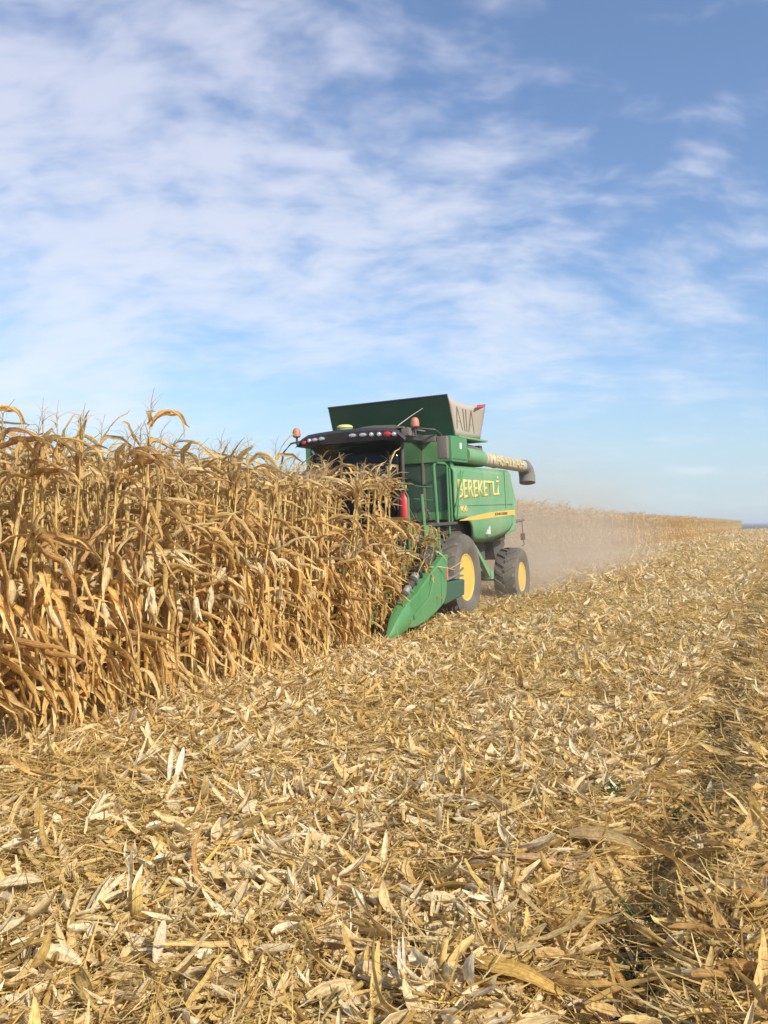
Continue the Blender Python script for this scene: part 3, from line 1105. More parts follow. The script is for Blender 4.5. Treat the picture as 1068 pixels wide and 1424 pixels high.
    make_wheel(root, -1.46, 0.11, 0.74, 0.85, 0.43, 0.62, -1, 19, 0.055)
    make_wheel(root, 1.48, 4.0, 0.42, 0.69, 0.32, 0.54, 1, 17, 0.05)
    make_wheel(root, -1.48, 4.0, 0.42, 0.69, 0.32, 0.54, -1, 17, 0.05)
    bm = bm_new()
    add_lathe(bm, [(-1.3, 0.16), (1.3, 0.16)], (0, 0.11, 0.74), (1, 0, 0), 14)
    build('axle', bm, M['green_dark'], root)
    bm = bm_new()
    add_box(bm, (0, 4.0, 0.45), (2.6, 0.2, 0.22))
    add_box(bm, (0, 3.8, 0.95), (0.8, 0.5, 0.9))
    build('axle', bm, M['green_dark'], root)
    bm = bm_new()
    add_prism(bm, [(1.15, 1.42), (1.45, 1.40), (1.92, 0.55), (1.62, 0.50)], 0, 1.25, 1.36)
    add_prism(bm, [(1.50, 1.38), (1.60, 1.38), (2.75, 0.62), (2.66, 0.50)], 0, 1.28, 1.38)
    add_box(bm, (1.33, 2.70, 0.58), (0.18, 0.18, 0.2), bevel=0.02)
    build('frame_strut', bm, M['green_dusty'], root)

    # ---- tail: hood, chopper, hitch with hanging lamp
    bm = bm_new()
    add_prism(bm, [(3.7, 2.85), (4.35, 2.75), (4.75, 2.2), (4.6, 1.5), (3.7, 1.4)], 0, -1.45, 1.45)
    build('tail_hood', bm, M['green_dusty'], root, bevel=0.03)
    bm = bm_new()
    add_box(bm, (0, 4.6, 1.2), (2.0, 0.9, 0.5), ('X', R(20)))
    build('straw_chopper', bm, M['dark'], root)
    bm = bm_new()
    add_tube(bm, [(1.30, 4.5, 1.62), (1.32, 5.05, 1.70), (1.32, 5.75, 1.72)], 0.04, 8)
    add_tube(bm, [(-1.30, 5.70, 1.71), (1.34, 5.70, 1.71)], 0.03, 8)
    arm = build('tail_bar', bm, M['grey'], root)
    bm = bm_new()
    add_tube(bm, [(1.32, 5.62, 1.71), (1.33, 5.62, 1.38)], 0.014, 6)
    add_box(bm, (1.33, 5.62, 1.30), (0.12, 0.06, 0.17), bevel=0.02)
    add_tube(bm, [(1.33, 5.62, 1.22), (1.36, 5.62, 1.10), (1.30, 5.62, 1.06)], 0.014, 6)
    build('tail_lamp', bm, M['grey'], arm)

    # ---- corn header
    bm = bm_new()
    add_box(bm, (0, -1.92, 0.85), (3.8, 0.06, 0.8))
    add_box(bm, (0, -2.2, 0.45), (3.8, 0.6, 0.08))
    add_box(bm, (0, -2.6, 0.36), (3.8, 0.5, 0.10))
    add_box(bm, (0, -1.92, 1.27), (3.8, 0.12, 0.08))
    hd = build('corn_header', bm, M['green'], root)
    bm = bm_new()
    add_prism(bm, [(-1.88, 0.5), (-1.88, 1.2), (-0.2, 1.75), (-0.2, 0.9)], 0, -0.7, 0.7)
    build('feeder_house', bm, M['green_dark'], root)
    bm = bm_new()
    add_lathe(bm, [(-2.0, 0.10), (2.0, 0.10)], (0, -2.25, 0.78), (1, 0, 0), 14)
    nt = 160
    for s in (1, -1):
        prev = None
        for i in range(nt + 1):
            x = s * (0.25 + 1.72 * i / nt)
            a = s * i / nt * 2 * math.pi * 5
            p = (bm.verts.new((x, -2.25 + 0.10 * math.cos(a), 0.78 + 0.10 * math.sin(a))), bm.verts.new((x, -2.25 + 0.27 * math.cos(a), 0.78 + 0.27 * math.sin(a))))
            if prev:
                bm.faces.new((prev[0], prev[1], p[1], p[0]))
            prev = p
    build('cross_auger', bm, M['steel'], hd)

    def snout(x, half, tipy, tipz):
        bm = bm_new()
        st = [(tipy, tipz, 0.015, 0.02), (tipy + 0.12, tipz + 0.07, 0.06, 0.07), (tipy + 0.5, tipz + 0.26, half * 0.7, 0.16), (tipy + 0.9, tipz + 0.46, half, 0.22), (tipy + 1.5, tipz + 0.66, half, 0.25), (tipy + 2.3, tipz + 0.80, half * 0.9, 0.25)]
        rings = []
        for y, z, hx, hz in st:
            rg = []
            for k in range(9):
                a = math.pi * k / 8
                rg.append(bm.verts.new((x + hx * math.cos(a), y, z + hz * (math.sin(a) ** 0.8) - 0.0)))
            rg.append(bm.verts.new((x - hx, y, z - hz * 0.6)))
            rg.append(bm.verts.new((x + hx, y, z - hz * 0.6)))
            rings.append(rg)
        for a, b in zip(rings, rings[1:]):
            for k in range(11):
                bm.faces.new((a[k], a[(k + 1) % 11], b[(k + 1) % 11], b[k]))
        bm.faces.new(rings[0])
        bm.faces.new(rings[-1][::-1])
        return bm
    for k in range(5):
        build('row_divider', snout(-1.4 + 0.70 * k, 0.20, -4.15, 0.22), M['green'], hd)
    for s in (1, -1):
        # flat end plate with a swept lower edge
        bm = bm_new()
        poly = [(-3.75, 0.30), (-3.4, 0.27), (-2.95, 0.31), (-2.5, 0.40), (-2.15, 0.50), (-2.02, 0.62), (-1.86, 1.30), (-2.05, 1.30), (-2.42, 1.14), (-2.9, 0.95), (-3.35, 0.76), (-3.75, 0.66)]
        add_prism(bm, poly, 0, s * 1.92, s * 2.10)
        ed = build('end_divider', bm, M['green'], hd, bevel=0.02)
        bm = bm_new()
        add_prism(bm, [(-3.5, 0.40), (-2.75, 0.62), (-2.55, 0.98), (-2.62, 0.98), (-2.85, 0.68), (-3.5, 0.47)], 0, s * 2.10, s * 2.125)
        add_box(bm, (s * 2.105, -2.25, 0.80), (0.012, 0.014, 0.62), ('X', R(-8)))
        build('end_rib', bm, M['green'], ed, bevel=0.008)
        bm = bm_new()                                         # moulded nose
        rings = []
        for y, zb, zt, w in ((-4.30, 0.18, 0.21, 0.015), (-4.18, 0.17, 0.34, 0.06), (-4.0, 0.20, 0.50, 0.10), (-3.85, 0.235, 0.61, 0.125), (-3.65, 0.28, 0.70, 0.135), (-3.62, 0.28, 0.69, 0.11)):
            rg = []
            for q in range(12):
                a = 2 * math.pi * q / 12
                ca, sa = math.cos(a), math.sin(a)
                rg.append(bm.verts.new((s * 2.0 + w * math.copysign(abs(ca) ** 0.6, ca), y, (zb + zt) / 2 + (zt - zb) / 2 * math.copysign(abs(sa) ** 0.7, sa))))
            rings.append(rg)
        for a, b in zip(rings, rings[1:]):
            for q in range(12):
                bm.faces.new((a[q], a[(q + 1) % 12], b[(q + 1) % 12], b[q]))
        bm.faces.new(rings[0])
        bm.faces.new(rings[-1])
        build('nose', bm, M['green'], ed)
        bm = bm_new()
        add_prism(bm, [(-4.33, 0.15), (-4.1, 0.16), (-3.95, 0.19), (-4.28, 0.21)], 0, s * 1.965, s * 2.09)
        build('nose_shoe', bm, M['steel'], ed)
        # lifting drums along the top edge
        ax = Vector((0, -1.42, -0.76)).normalized()
        p0 = Vector((s * 1.90, -2.28, 1.34))
        bm = bm_new()
        add_lathe(bm, [(0, 0.12), (0.0, 0.155), (0.04, 0.155), (0.05, 0.135), (0.34, 0.135), (0.35, 0.15), (0.38, 0.15), (0.385, 0.08), (0.62, 0.075), (0.63, 0.12), (0.66, 0.12), (0.67, 0.09)], p0, ax, 22)
        build('lifting_drum', bm, M['black'], ed)
        bm = bm_new()
        add_lathe(bm, [(0.672, 0.07), (0.80, 0.07)], p0, ax, 16)
        build('drum_sleeve', bm, M['steel'], ed)
        bm = bm_new()
        add_lathe(bm, [(1.02, 0.062), (1.20, 0.058)], p0, ax, 16)
        build('drum_sleeve', bm, M['steel'], ed)
        bm = bm_new()
        add_lathe(bm, [(0.802, 0.085), (0.88, 0.105), (0.90, 0.105), (0.91, 0.08), (1.018, 0.075)], p0, ax, 18)
        add_lathe(bm, [(1.202, 0.075), (1.23, 0.085), (1.27, 0.08), (1.28, 0.06), (1.52, 0.05)], p0, ax, 18)
        build('lifting_cone', bm, M['black'], ed)
        bm = bm_new()
        add_prism(bm, [(-2.0, 0.45), (-1.0, 0.52), (-0.95, 0.80), (-1.95, 0.84)], 0, s * 1.78, s * 2.06)
        eb = build('end_shield', bm, M['green_dark'], ed, bevel=0.03)
        bm = bm_new()
        add_tube(bm, [(s * 2.07, -1.98, 0.86), (s * 2.08, -1.5, 0.90), (s * 2.05, -1.0, 1.0)], 0.02, 6)
        add_box(bm, (s * 1.98, -1.5, 0.87), (0.16, 0.95, 0.03))
        build('shield_cover', bm, M['grey'], eb)
        bm = bm_new()
        add_box(bm, (s * 2.105, -1.97, 0.98), (0.012, 0.07, 0.22))
        build('reflector', bm, M['orange'], ed)
    return root


combine = build_combine()


# ------------------------------------------------------------------ corn plants
def corn_parts(kind, seed):
    """arrays for one dried corn plant: dict part -> list of (V, F, C)"""
    global rng
    keep = rng
    rng = np.random.default_rng(1000 + seed)
    H = rng.uniform(2.25, 2.60)
    lean = rng.uniform(-0.06, 0.06, 2) + np.array([0.03, -0.01])
    curve = rng.uniform(-0.05, 0.10)
    def axis(z):
        u = z / H
        return np.array([lean[0] * z + curve * u * u, lean[1] * z, z])
    sc = pick(STALK_COL, 1)[0]
    out = {}
    if kind == 'full':
        zz = np.linspace(0, H, 13)
        rad = np.interp(zz, [0, 0.6, 1.6, H], [0.0175, 0.0155, 0.011, 0.004])
        rad[1::2] *= 1.10
        cc = sc[None] * (1 + 0.10 * rng.uniform(-1, 1, (13, 1)))
        out['stalk'] = [tube_np([axis(z) for z in zz], rad, cc, 6)]
        nl = rng.integers(17, 22)
        nseg = 11
    else:
        zz = np.linspace(0, H, 4)
        out['stalk'] = [tube_np([axis(z) for z in zz], np.interp(zz, [0, H], [0.017, 0.007]), sc, 3)]
        nl = 9
        nseg = 4
    leaves = []
    az0 = rng.uniform(0, math.pi)
    zs = np.sort(rng.uniform(0.12, 1.0, nl)) * H * 0.97
    zs[-4:] = H * rng.uniform(0.86, 1.0, 4)
    P = np.array([axis(z) for z in zs])
    az = az0 + math.pi * np.arange(nl) + rng.normal(0, 0.5, nl)
    # the wind has swept the blades over towards the cut side
    wx, wy = np.cos(az) + 0.50, np.sin(az) + 0.15
    az = np.arctan2(wy, wx)
    u = zs / H
    U = rng.uniform
    L = np.interp(u, [0, 0.4, 0.75, 1], [0.40, 0.62, 0.60, 0.44]) * U(0.7, 1.2, nl)
    W = np.interp(u, [0, 0.5, 1], [0.040, 0.060, 0.048]) * U(0.6, 1.25, nl)
    way = rng.choice(3, nl, p=[0.54, 0.36, 0.10])             # broken and hanging, slanting, arched
    low = u < 0.42
    way[low & (way == 2)] = 1
    pitch = np.choose(way, [U(0.7, 1.3, nl), U(-0.1, 0.7, nl), U(0.5, 1.2, nl)])
    pitch[low] = U(-0.5, 0.4, int(low.sum()))
    bend = np.choose(way, [U(-0.7, 0.1, nl), U(-1.1, -0.3, nl), U(-2.3, -1.2, nl)])
    kink = np.choose(way, [-pitch - U(0.7, 1.45, nl), U(-0.5, 0.1, nl), U(-0.5, 0.2, nl)])
    colr = pick(LEAF_COL, nl, 0.14)
    dry = np.clip((u - 0.55) / 0.3, 0, 1)[:, None] * 0.22
    colr = colr * (1 - dry) + dry * np.array([(0.64, 0.51, 0.33)]) * U(0.72, 1.1, (nl, 1))
    colr[u < 0.5] *= np.array([1.0, 0.95, 0.87])
    tip = u > 0.80
    pitch[tip] = U(0.9, 1.5, int(tip.sum()))
    bend[tip] = U(-1.9, -0.4, int(tip.sum()))
    kink[tip] = U(-1.3, 0.0, int(tip.sum()))
    leaves.append(ribbons(P, az, pitch, rng.normal(0, 0.6, nl), L, W, bend, rng.normal(0, 1.7, nl), nseg, 'leaf', U(0.2, 0.9, nl), rng.normal(0, 0.22, nl), colr,
                          ragged=0.30, rib=1.12, kink=kink, kink_at=U(0.10, 0.45, nl), crinkle=0.27))
    # sheaths clasping the stalk
    ns = 7 if kind == 'full' else 3
    zs2 = np.linspace(0.15, 0.85, ns) * H
    leaves.append(ribbons(np.array([axis(z) for z in zs2]) + rng.normal(0, 0.006, (ns, 3)) * [1, 1, 0], rng.uniform(0, 6.28, ns), 1.5 + rng.normal(0, 0.05, ns), rng.normal(0, 0.3, ns), 0.20, 0.040, rng.normal(0, 0.15, ns),
                          rng.normal(0, 0.4, ns), 3, 'shred', 0.7, 0, pick(LEAF_COL, ns), ragged=0.1))
    out['leaves'] = leaves
    # tassel
    nb = rng.integers(7, 12) if kind == 'full' else 3
    top = axis(H)
    tc = np.array((0.62, 0.50, 0.31))
    tas = [tube_np([axis(H * 0.97), top + [0.0, 0, 0.12], top + [rng.uniform(-0.02, 0.12), rng.uniform(-0.05, 0.05), 0.22]], [0.004, 0.0026, 0.0016], tc, 4)]
    Pt = top + np.stack([np.zeros(nb), np.zeros(nb), rng.uniform(0.0, 0.12, nb)], 1)
    tas.append(ribbons(Pt, rng.uniform(0, 6.28, nb), rng.uniform(0.7, 1.35, nb), rng.uniform(0, 3, nb), rng.uniform(0.10, 0.22, nb), 0.006, rng.uniform(-2.2, -0.2, nb), rng.normal(0, 1, nb), 4 if kind == 'full' else 2, 'thin', 0.3, 0,
                       np.array([tc * 1.05])))
    out['tassel'] = tas
    # ears, hanging or leaning, in pale husks
    ears = []
    ne = 1 if rng.random() < 0.65 else 2
    for e in range(ne):
        z = rng.uniform(0.95, 1.45) - 0.18 * e
        p = axis(z)
        a = rng.uniform(0, 6.28) if rng.random() < 0.3 else rng.normal(-0.5, 0.9)
        pit = rng.choice([-1.25, -0.95, 0.9], p=[0.5, 0.25, 0.25]) + rng.normal(0, 0.15)
        d = np.array([math.cos(a) * math.cos(pit), math.sin(a) * math.cos(pit), math.sin(pit)])
        hc = pick(HUSK_COL, 1)[0]
        Lr = rng.uniform(0.18, 0.24)
        s = np.linspace(0, 1, 8 if kind == 'full' else 4)
        pts = p + np.array([math.cos(a), math.sin(a), 0.05]) * 0.035 + d * (s[:, None] * Lr)
        rr = 0.038 * np.clip(np.sin(np.pi * (0.10 + 0.86 * s)) ** 0.65, 0.1, 1)
        ears.append(tube_np(pts, rr, hc[None] * (1 + 0.08 * rng.uniform(-1, 1, (len(s), 1))), 8 if kind == 'full' else 5))
        k = 4 if kind == 'full' else 2
        ears.append(ribbons(np.repeat(pts[:1], k, 0), a + rng.normal(0, 0.35, k), pit + rng.normal(0, 0.22, k), rng.uniform(0, 3, k), Lr * rng.uniform(0.8, 1.25, k), 0.035, rng.normal(0, 0.5, k), rng.normal(0, 0.6, k), 4, 'husk', 0.4, 0,
                            pick(HUSK_COL, k), rib=0.95))
    out['ear'] = ears
    rng = keep
    return out


N_PROTO = 16
protos = []          # (Empty template data): dict part -> mesh
proto_np = []        # merged arrays for the far crop
for s in range(N_PROTO):
    cp = corn_parts('full', s)
    meshes = {}
    for part, lst in cp.items():
        V, F, C = merge(lst)
        meshes[part] = mesh_np('corn_' + part, V, F, C, M['stalk'] if part == 'stalk' else M['husk'] if part == 'ear' else M['leaf'])
    protos.append(meshes)
    proto_np.append(merge([x for l in cp.values() for x in l]))
low_np = [merge([x for l in corn_parts('low', 100 + s).values() for x in l]) for s in range(14)]

ROW = 0.72
ROW_X0 = -5.56


def plant_list():
    """near: plants in the rows along the edge; crop: all the others"""
    near, crop, far = [], [], []
    prng = np.random.default_rng(21)
    for r in range(0, 22):
        x0 = ROW_X0 - ROW * r
        y = 0.879 * abs(x0) - 2.4
        under = x0 > -9.5
        y_end = (12.45 if r == 0 else 12.9) + prng.uniform(-0.25, 0.25) if under else 44
        while y < y_end:
            y += prng.uniform(0.11, 0.21)
            x = x0 + prng.normal(0, 0.035)
            in_view = y > 0.879 * abs(x) - 0.9
            if r < 12 and in_view and y < 13.3:
                near.append((x, y, r))
            else:
                crop.append((x, y))
    for r in range(0, 9):
        x0 = -9.45 - ROW * r
        y = 12.0 if r < 7 else 44
        y = 44 if x0 < -9.5 else 13.0
        while y < 240:
            y += prng.uniform(0.16, 0.30) * (1.0 if y < 110 else 1.7)
            far.append((x0 + prng.normal(0, 0.06), y))
    return near, crop, far


near, crop, far = plant_list()
# the 300 that show largest stand as plants of their own
near.sort(key=lambda p: (math.hypot(p[0], p[1]) + 0.9 * p[2]))
solo, rest = near[:300], near[300:]
crop += [(x, y) for x, y, r in rest]


def plant_scale(y, prng):
    s = prng.uniform(0.97, 1.12)
    if y > 8.5:
        s *= np.interp(y, [8.5, 11.5], [1.0, 0.97])
    return s


# stalks already caught between the row dividers, bent down towards the machine
prng = np.random.default_rng(9)
for k in range(34):
    r = (0, 0, 0, 1, 1, 2)[k % 6]
    solo[-1 - k] = (min(ROW_X0 - ROW * r + prng.normal(-0.04, 0.10), -5.5), prng.uniform(12.3, 13.15), -1)
prng = np.random.default_rng(5)
for x, y, r in solo:
    q = int(prng.integers(0, N_PROTO))
    root = bpy.data.objects.new('corn_plant', None)
    col.objects.link(root)
    root.location = (x, y, float(ground_h(x, y)) - 0.02)
    root.rotation_euler = (prng.normal(0, 0.035), prng.normal(0.01, 0.035), prng.normal(0, 0.55))
    s = plant_scale(y, prng)
    if r < 0:
        s *= prng.uniform(0.55, 0.72)
        root.rotation_euler = (prng.normal(-0.25, 0.12), prng.normal(0.06, 0.12), prng.normal(0, 0.6))
    root.scale = (s, s, s)
    if r < 0:
        tag(root, 'dried corn plant bent over between the dividers of the harvester header', 'corn plant', 'corn plants being pulled into the header')
    elif r == 0:
        tag(root, 'tall dried corn plant in the outermost row along the cut edge', 'corn plant', 'corn plants in the outermost row')
    else:
        tag(root, 'tall dried corn plant standing in the rows behind the cut edge', 'corn plant', 'corn plants in the inner rows')
    for part, me in protos[q].items():
        c = bpy.data.objects.new(part, me)
        col.objects.link(c)
        c.parent = root


def batch_plants(spots, sources, prng, scale_fn):
    by = {}
    for i, p in enumerate(spots):
        by.setdefault(int(prng.integers(0, len(sources))), []).append(p)
    parts = []
    for q, lst in by.items():
        V, F, C = sources[q]
        n = len(lst)
        a = prng.normal(0, 0.6, n)
        s = np.array([scale_fn(p[1], prng) for p in lst])
        tx, ty = prng.normal(0.01, 0.035, n), prng.normal(0, 0.035, n)
        W = V[None] * s[:, None, None]
        ca, sa = np.cos(a)[:, None], np.sin(a)[:, None]
        X = W[..., 0] * ca - W[..., 1] * sa + tx[:, None] * W[..., 2]
        Y = W[..., 0] * sa + W[..., 1] * ca + ty[:, None] * W[..., 2]
        P = np.array([(p[0], p[1]) for p in lst])
        X = X + P[:, 0][:, None]
        Y = Y + P[:, 1][:, None]
        Z = W[..., 2] + ground_h(P[:, 0], P[:, 1])[:, None] - 0.02
        tint = (1 + 0.10 * prng.uniform(-1, 1, (n, 1, 1)))
        parts.append((np.stack([X, Y, Z], -1).reshape(-1, 3), (F[None] + (np.arange(n) * len(V))[:, None, None]).reshape(-1, 4), (C[None] * np.concatenate([tint, tint, tint, tint * 0 + 1], -1)).reshape(-1, 4)))
    return parts


nearby = [p for p in crop if math.hypot(*p) < 22]
deep = [p for p in crop if math.hypot(*p) >= 22]
parts = batch_plants(nearby, proto_np, prng, plant_scale) + batch_plants(deep, low_np, prng, lambda y, r: r.uniform(0.93, 1.07)) + batch_plants(far, low_np, prng, lambda y, r: r.uniform(0.86, 1.0))
o = obj_np('corn_crop', parts, M['leaf'])
tag(o, 'mass of standing dried corn stretching back behind the edge rows', 'corn crop', None, 'stuff')
print('plants solo', len(solo), 'crop', len(nearby), len(deep), len(far))


# ------------------------------------------------------------------ chopped residue on the ground
STRAW_COL = np.array([(0.70, 0.53, 0.215), (0.75, 0.59, 0.275), (0.65, 0.47, 0.175), (0.80, 0.66, 0.36), (0.55, 0.38, 0.14), (0.72, 0.555, 0.205)])
PALE_COL = np.array([(0.86, 0.755, 0.52), (0.83, 0.705, 0.45), (0.89, 0.815, 0.62), (0.80, 0.655, 0.38)])
BROWN_COL = np.array([(0.52, 0.36, 0.15), (0.44, 0.28, 0.11), (0.57, 0.41, 0.185)])


def scatter(n, d0, d1, pw=1.0):
    """ground points inside the view (with a margin), between two distances"""
    out = np.zeros((0, 2))
    while len(out) < n:
        k = int(n * 1.6) + 100
        a = rng.uniform(-0.55, 0.55, k)
        d = np.sqrt(rng.uniform(d0 ** 2, d1 ** 2, k)) if pw == 1.0 else d0 * (d1 / d0) ** rng.uniform(0, 1, k)
        x = d * (-math.sin(HEAD) * np.cos(a) + math.cos(HEAD) * np.sin(a))
        y = d * (math.cos(HEAD) * np.cos(a) + math.sin(HEAD) * np.sin(a))
        edge = np.where(y < 14, -6.1, -9.0)
        ok = (x > edge) & (rng.uniform(0, 1, k) > 0.35 * np.exp(-((x - RUT_X) / 0.16) ** 2))
        out = np.concatenate([out, np.stack([x[ok], y[ok]], 1)])
    return out[:n]


def on_ground(xy, lift):
    return np.stack([xy[:, 0], xy[:, 1], ground_h(xy[:, 0], xy[:, 1]) + lift], 1)


def patchy(xy):
    """0..1, in patches half a metre across: where coarse scraps lie rather than fine chaff"""
    x, y = xy[:, 0], xy[:, 1]
    v = np.sin(5.1 * x + 1.7 * y + 2 * np.sin(1.3 * y)) + np.sin(3.7 * y - 2.9 * x + 1.5 * np.sin(2.1 * x)) + 0.7 * np.sin(9.3 * x - 7.1 * y)
    return np.clip(0.5 + 0.27 * v + 0.22 * np.sin(2 * np.pi * x / 1.44 + 0.6), 0, 1)


def residue_band(d0, d1, dens, size, seg, tall):
    area = 0.5 * 1.1 * (d1 ** 2 - d0 ** 2)
    parts = []
    U = rng.uniform
    # thin fibres and shreds
    n = int(area * dens * 0.90)
    xy = scatter(n, d0, d1)
    parts.append(ribbons(on_ground(xy, U(0.0, tall * 1.1, n)), U(0, 6.28, n), rng.normal(0.01, 0.17, n), rng.normal(0, 0.5, n), 0.035 + 0.3 * U(0, 1, n) ** 2.2 * size, U(0.002, 0.009, n) * size, rng.normal(0, 0.5, n), rng.normal(0, 0.9, n),
                         max(seg - 1, 1), 'shred', 0.0, rng.normal(0, 0.12, n), pick(STRAW_COL, n, 0.15), across=2))
    # leaf and husk scraps
    n = int(area * dens * 0.62)
    xy = scatter(n, d0, d1)
    xy = xy[U(0, 1, n) < 0.25 + 0.75 * patchy(xy)]
    n = len(xy)
    c = pick(STRAW_COL, n, 0.15)
    nearrut = np.exp(-((xy[:, 0] - RUT_X - 0.3) / 0.8) ** 2)
    br = U(0, 1, n) < 0.14 + 0.28 * nearrut
    c[br] = pick(BROWN_COL, int(br.sum()), 0.15)
    parts.append(ribbons(on_ground(xy, U(-0.01, tall, n)), U(0, 6.28, n), rng.normal(0.0, 0.17, n), rng.normal(0, 0.45, n), 0.03 + 0.26 * U(0, 1, n) ** 2.0 * size, (0.007 + 0.044 * U(0, 1, n) ** 2.0) * size, rng.normal(-0.1, 0.7, n), rng.normal(0, 0.9, n),
                         seg, 'shred', rng.uniform(0, 0.5, n), rng.normal(0, 0.2, n), c, ragged=0.30, rib=1.05, crinkle=0.10))
    # pale husks
    n = int(area * dens * 0.25)
    xy = scatter(n, d0, d1)
    ok = U(0, 1, n) < np.clip(0.35 + 0.65 * (np.sin(1.9 * xy[:, 0] + 0.7 * xy[:, 1]) * np.sin(1.1 * xy[:, 1]) + 0.3 + 0.45 * np.sin(2 * np.pi * xy[:, 0] / 1.44)), 0.12, 1) * (1 - 0.75 * np.exp(-((xy[:, 0] - RUT_X - 0.2) / 0.6) ** 2))
    xy = xy[ok]
    n = len(xy)
    parts.append(ribbons(on_ground(xy, U(0.01, tall * 1.1, n)), U(0, 6.28, n), rng.normal(0.03, 0.20, n), rng.normal(0, 0.4, n), U(0.05, 0.20, n) * size, (0.014 + 0.050 * U(0, 1, n) ** 1.5) * size, rng.normal(0, 0.7, n), rng.normal(0, 0.7, n),
                         seg + 1, 'husk', rng.uniform(0.2, 0.8, n), rng.normal(0, 0.1, n), pick(PALE_COL, n, 0.08), ragged=0.15, rib=0.96))
    # stalk pieces
    n = int(area * dens * 0.035)
    xy = scatter(n, d0, d1)
    r = U(0.006, 0.011, n) * size
    parts.append(sticks(on_ground(xy, U(0.0, tall * 0.9, n)), U(0, 6.28, n), rng.normal(0, 0.18, n), U(0.05, 0.28, n) * size, r, pick(STALK_COL, n, 0.12)))
    return parts


parts = []
parts += residue_band(1.9, 4.2, 2600, 1.0, 4, 0.055)
parts += residue_band(4.2, 7.5, 1700, 1.05, 3, 0.06)
parts += residue_band(7.5, 13, 800, 1.15, 3, 0.07)
parts += residue_band(13, 24, 330, 1.35, 2, 0.09)
parts += residue_band(24, 50, 70, 1.9, 2, 0.11)
parts += residue_band(50, 110, 11, 3.0, 2, 0.14)
parts += residue_band(110, 238, 1.6, 5.0, 2, 0.2)
# bare red-brown cobs
n = 60
xy = scatter(n, 2.4, 12)
parts.append(sticks(on_ground(xy, 0.03 + 0 * xy[:, 0]), rng.uniform(0, 6.28, n), rng.normal(0, 0.2, n), rng.uniform(0.06, 0.14, n), rng.uniform(0.010, 0.014, n), pick(np.array([(0.36, 0.13, 0.09), (0.42, 0.20, 0.14)]), n, 0.1), 7))
# long dead blades lying along the rut and on its ridge
n = 520
y = 1.6 * (40 / 1.6) ** rng.uniform(0, 1, n)
x = RUT_X + 0.45 + rng.normal(0, 0.33, n)
xy = np.stack([x, y], 1)
parts.append(ribbons(on_ground(xy, rng.uniform(0.0, 0.10, n)), rng.uniform(0, 6.28, n), rng.normal(0.22, 0.25, n), rng.normal(0, 0.6, n), rng.uniform(0.15, 0.45, n), rng.uniform(0.02, 0.05, n), rng.normal(-0.9, 0.8, n),
                     rng.normal(0, 1.2, n), 7, 'leaf', rng.uniform(0.1, 0.6, n), rng.normal(0, 0.2, n), pick(np.concatenate([LEAF_COL, STRAW_COL]), n, 0.15), ragged=0.25, rib=1.1, crinkle=0.16))
# and scattered all over the near ground
n = 1700
xy = scatter(n, 1.9, 13)
parts.append(ribbons(on_ground(xy, rng.uniform(0.0, 0.06, n)), rng.uniform(0, 6.28, n), rng.normal(0.10, 0.20, n), rng.normal(0, 0.5, n), 0.12 + 0.36 * rng.uniform(0, 1, n) ** 1.5, rng.uniform(0.012, 0.05, n), rng.normal(-0.5, 0.8, n),
                     rng.normal(0, 1.0, n), 7, 'leaf', rng.uniform(0.1, 0.6, n), rng.normal(0, 0.2, n), pick(np.concatenate([STRAW_COL, LEAF_COL]), n, 0.15), ragged=0.25, rib=1.1, crinkle=0.14))
n = 150
y = rng.uniform(1.9, 4.2, n)
x = -1.0 + 0.35 * y * 0.2 + rng.normal(0, 0.55, n)
xy = np.stack([x, y], 1)
parts.append(ribbons(on_ground(xy, rng.uniform(0.01, 0.08, n)), rng.uniform(0, 6.28, n), rng.normal(0.12, 0.22, n), rng.normal(0, 0.5, n), rng.uniform(0.18, 0.45, n), rng.uniform(0.025, 0.06, n), rng.normal(-0.6, 0.8, n),
                     rng.normal(0, 1.2, n), 9, 'leaf', rng.uniform(0.1, 0.6, n), rng.normal(0, 0.35, n), pick(np.concatenate([LEAF_COL, STRAW_COL]), n, 0.15), ragged=0.2, rib=1.12, crinkle=0.13))
# frayed husk tufts
n = 1300
tufts = scatter(n, 2.2, 22)
reps = 9
xy = np.repeat(tufts, reps, 0) + rng.normal(0, 0.006, (n * reps, 2))
base = np.repeat(rng.uniform(0, 6.28, n), reps) + rng.normal(0, 0.42, n * reps)
parts.append(ribbons(on_ground(xy, np.repeat(rng.uniform(0.02, 0.07, n), reps)), base, rng.normal(0.18, 0.22, n * reps), rng.normal(0, 0.6, n * reps), rng.uniform(0.08, 0.20, n * reps), rng.uniform(0.006, 0.026, n * reps),
                     rng.normal(-0.2, 0.6, n * reps), rng.normal(0, 0.8, n * reps), 4, 'husk', 0.3, rng.normal(0, 0.15, n * reps), np.repeat(pick(PALE_COL, n, 0.08), reps, 0), ragged=0.15))
o = obj_np('corn_residue', parts, M['husk'])
tag(o, 'chopped straw coloured corn leaves, husks and stalks strewn over the field', 'corn residue', None, 'stuff')
print('residue faces', len(o.data.polygons))


# ------------------------------------------------------------------ single pieces that stand out on the ground
def at_ground(px, py):
    """where the line of sight through a point of a 1068 x 1424 picture meets the ground; used once to read off positions"""
    d = FWD + RGT * ((px - 534) / 1200) + Vector((0, 0, -(py - 728) / 1200))
    t = EYE_H / -d.z
    return d.x * t, d.y * t


def heading(deg):
    """a heading on the ground: 0 = to the east of the view, 90 = away from the camera"""
    return HEAD + R(deg)


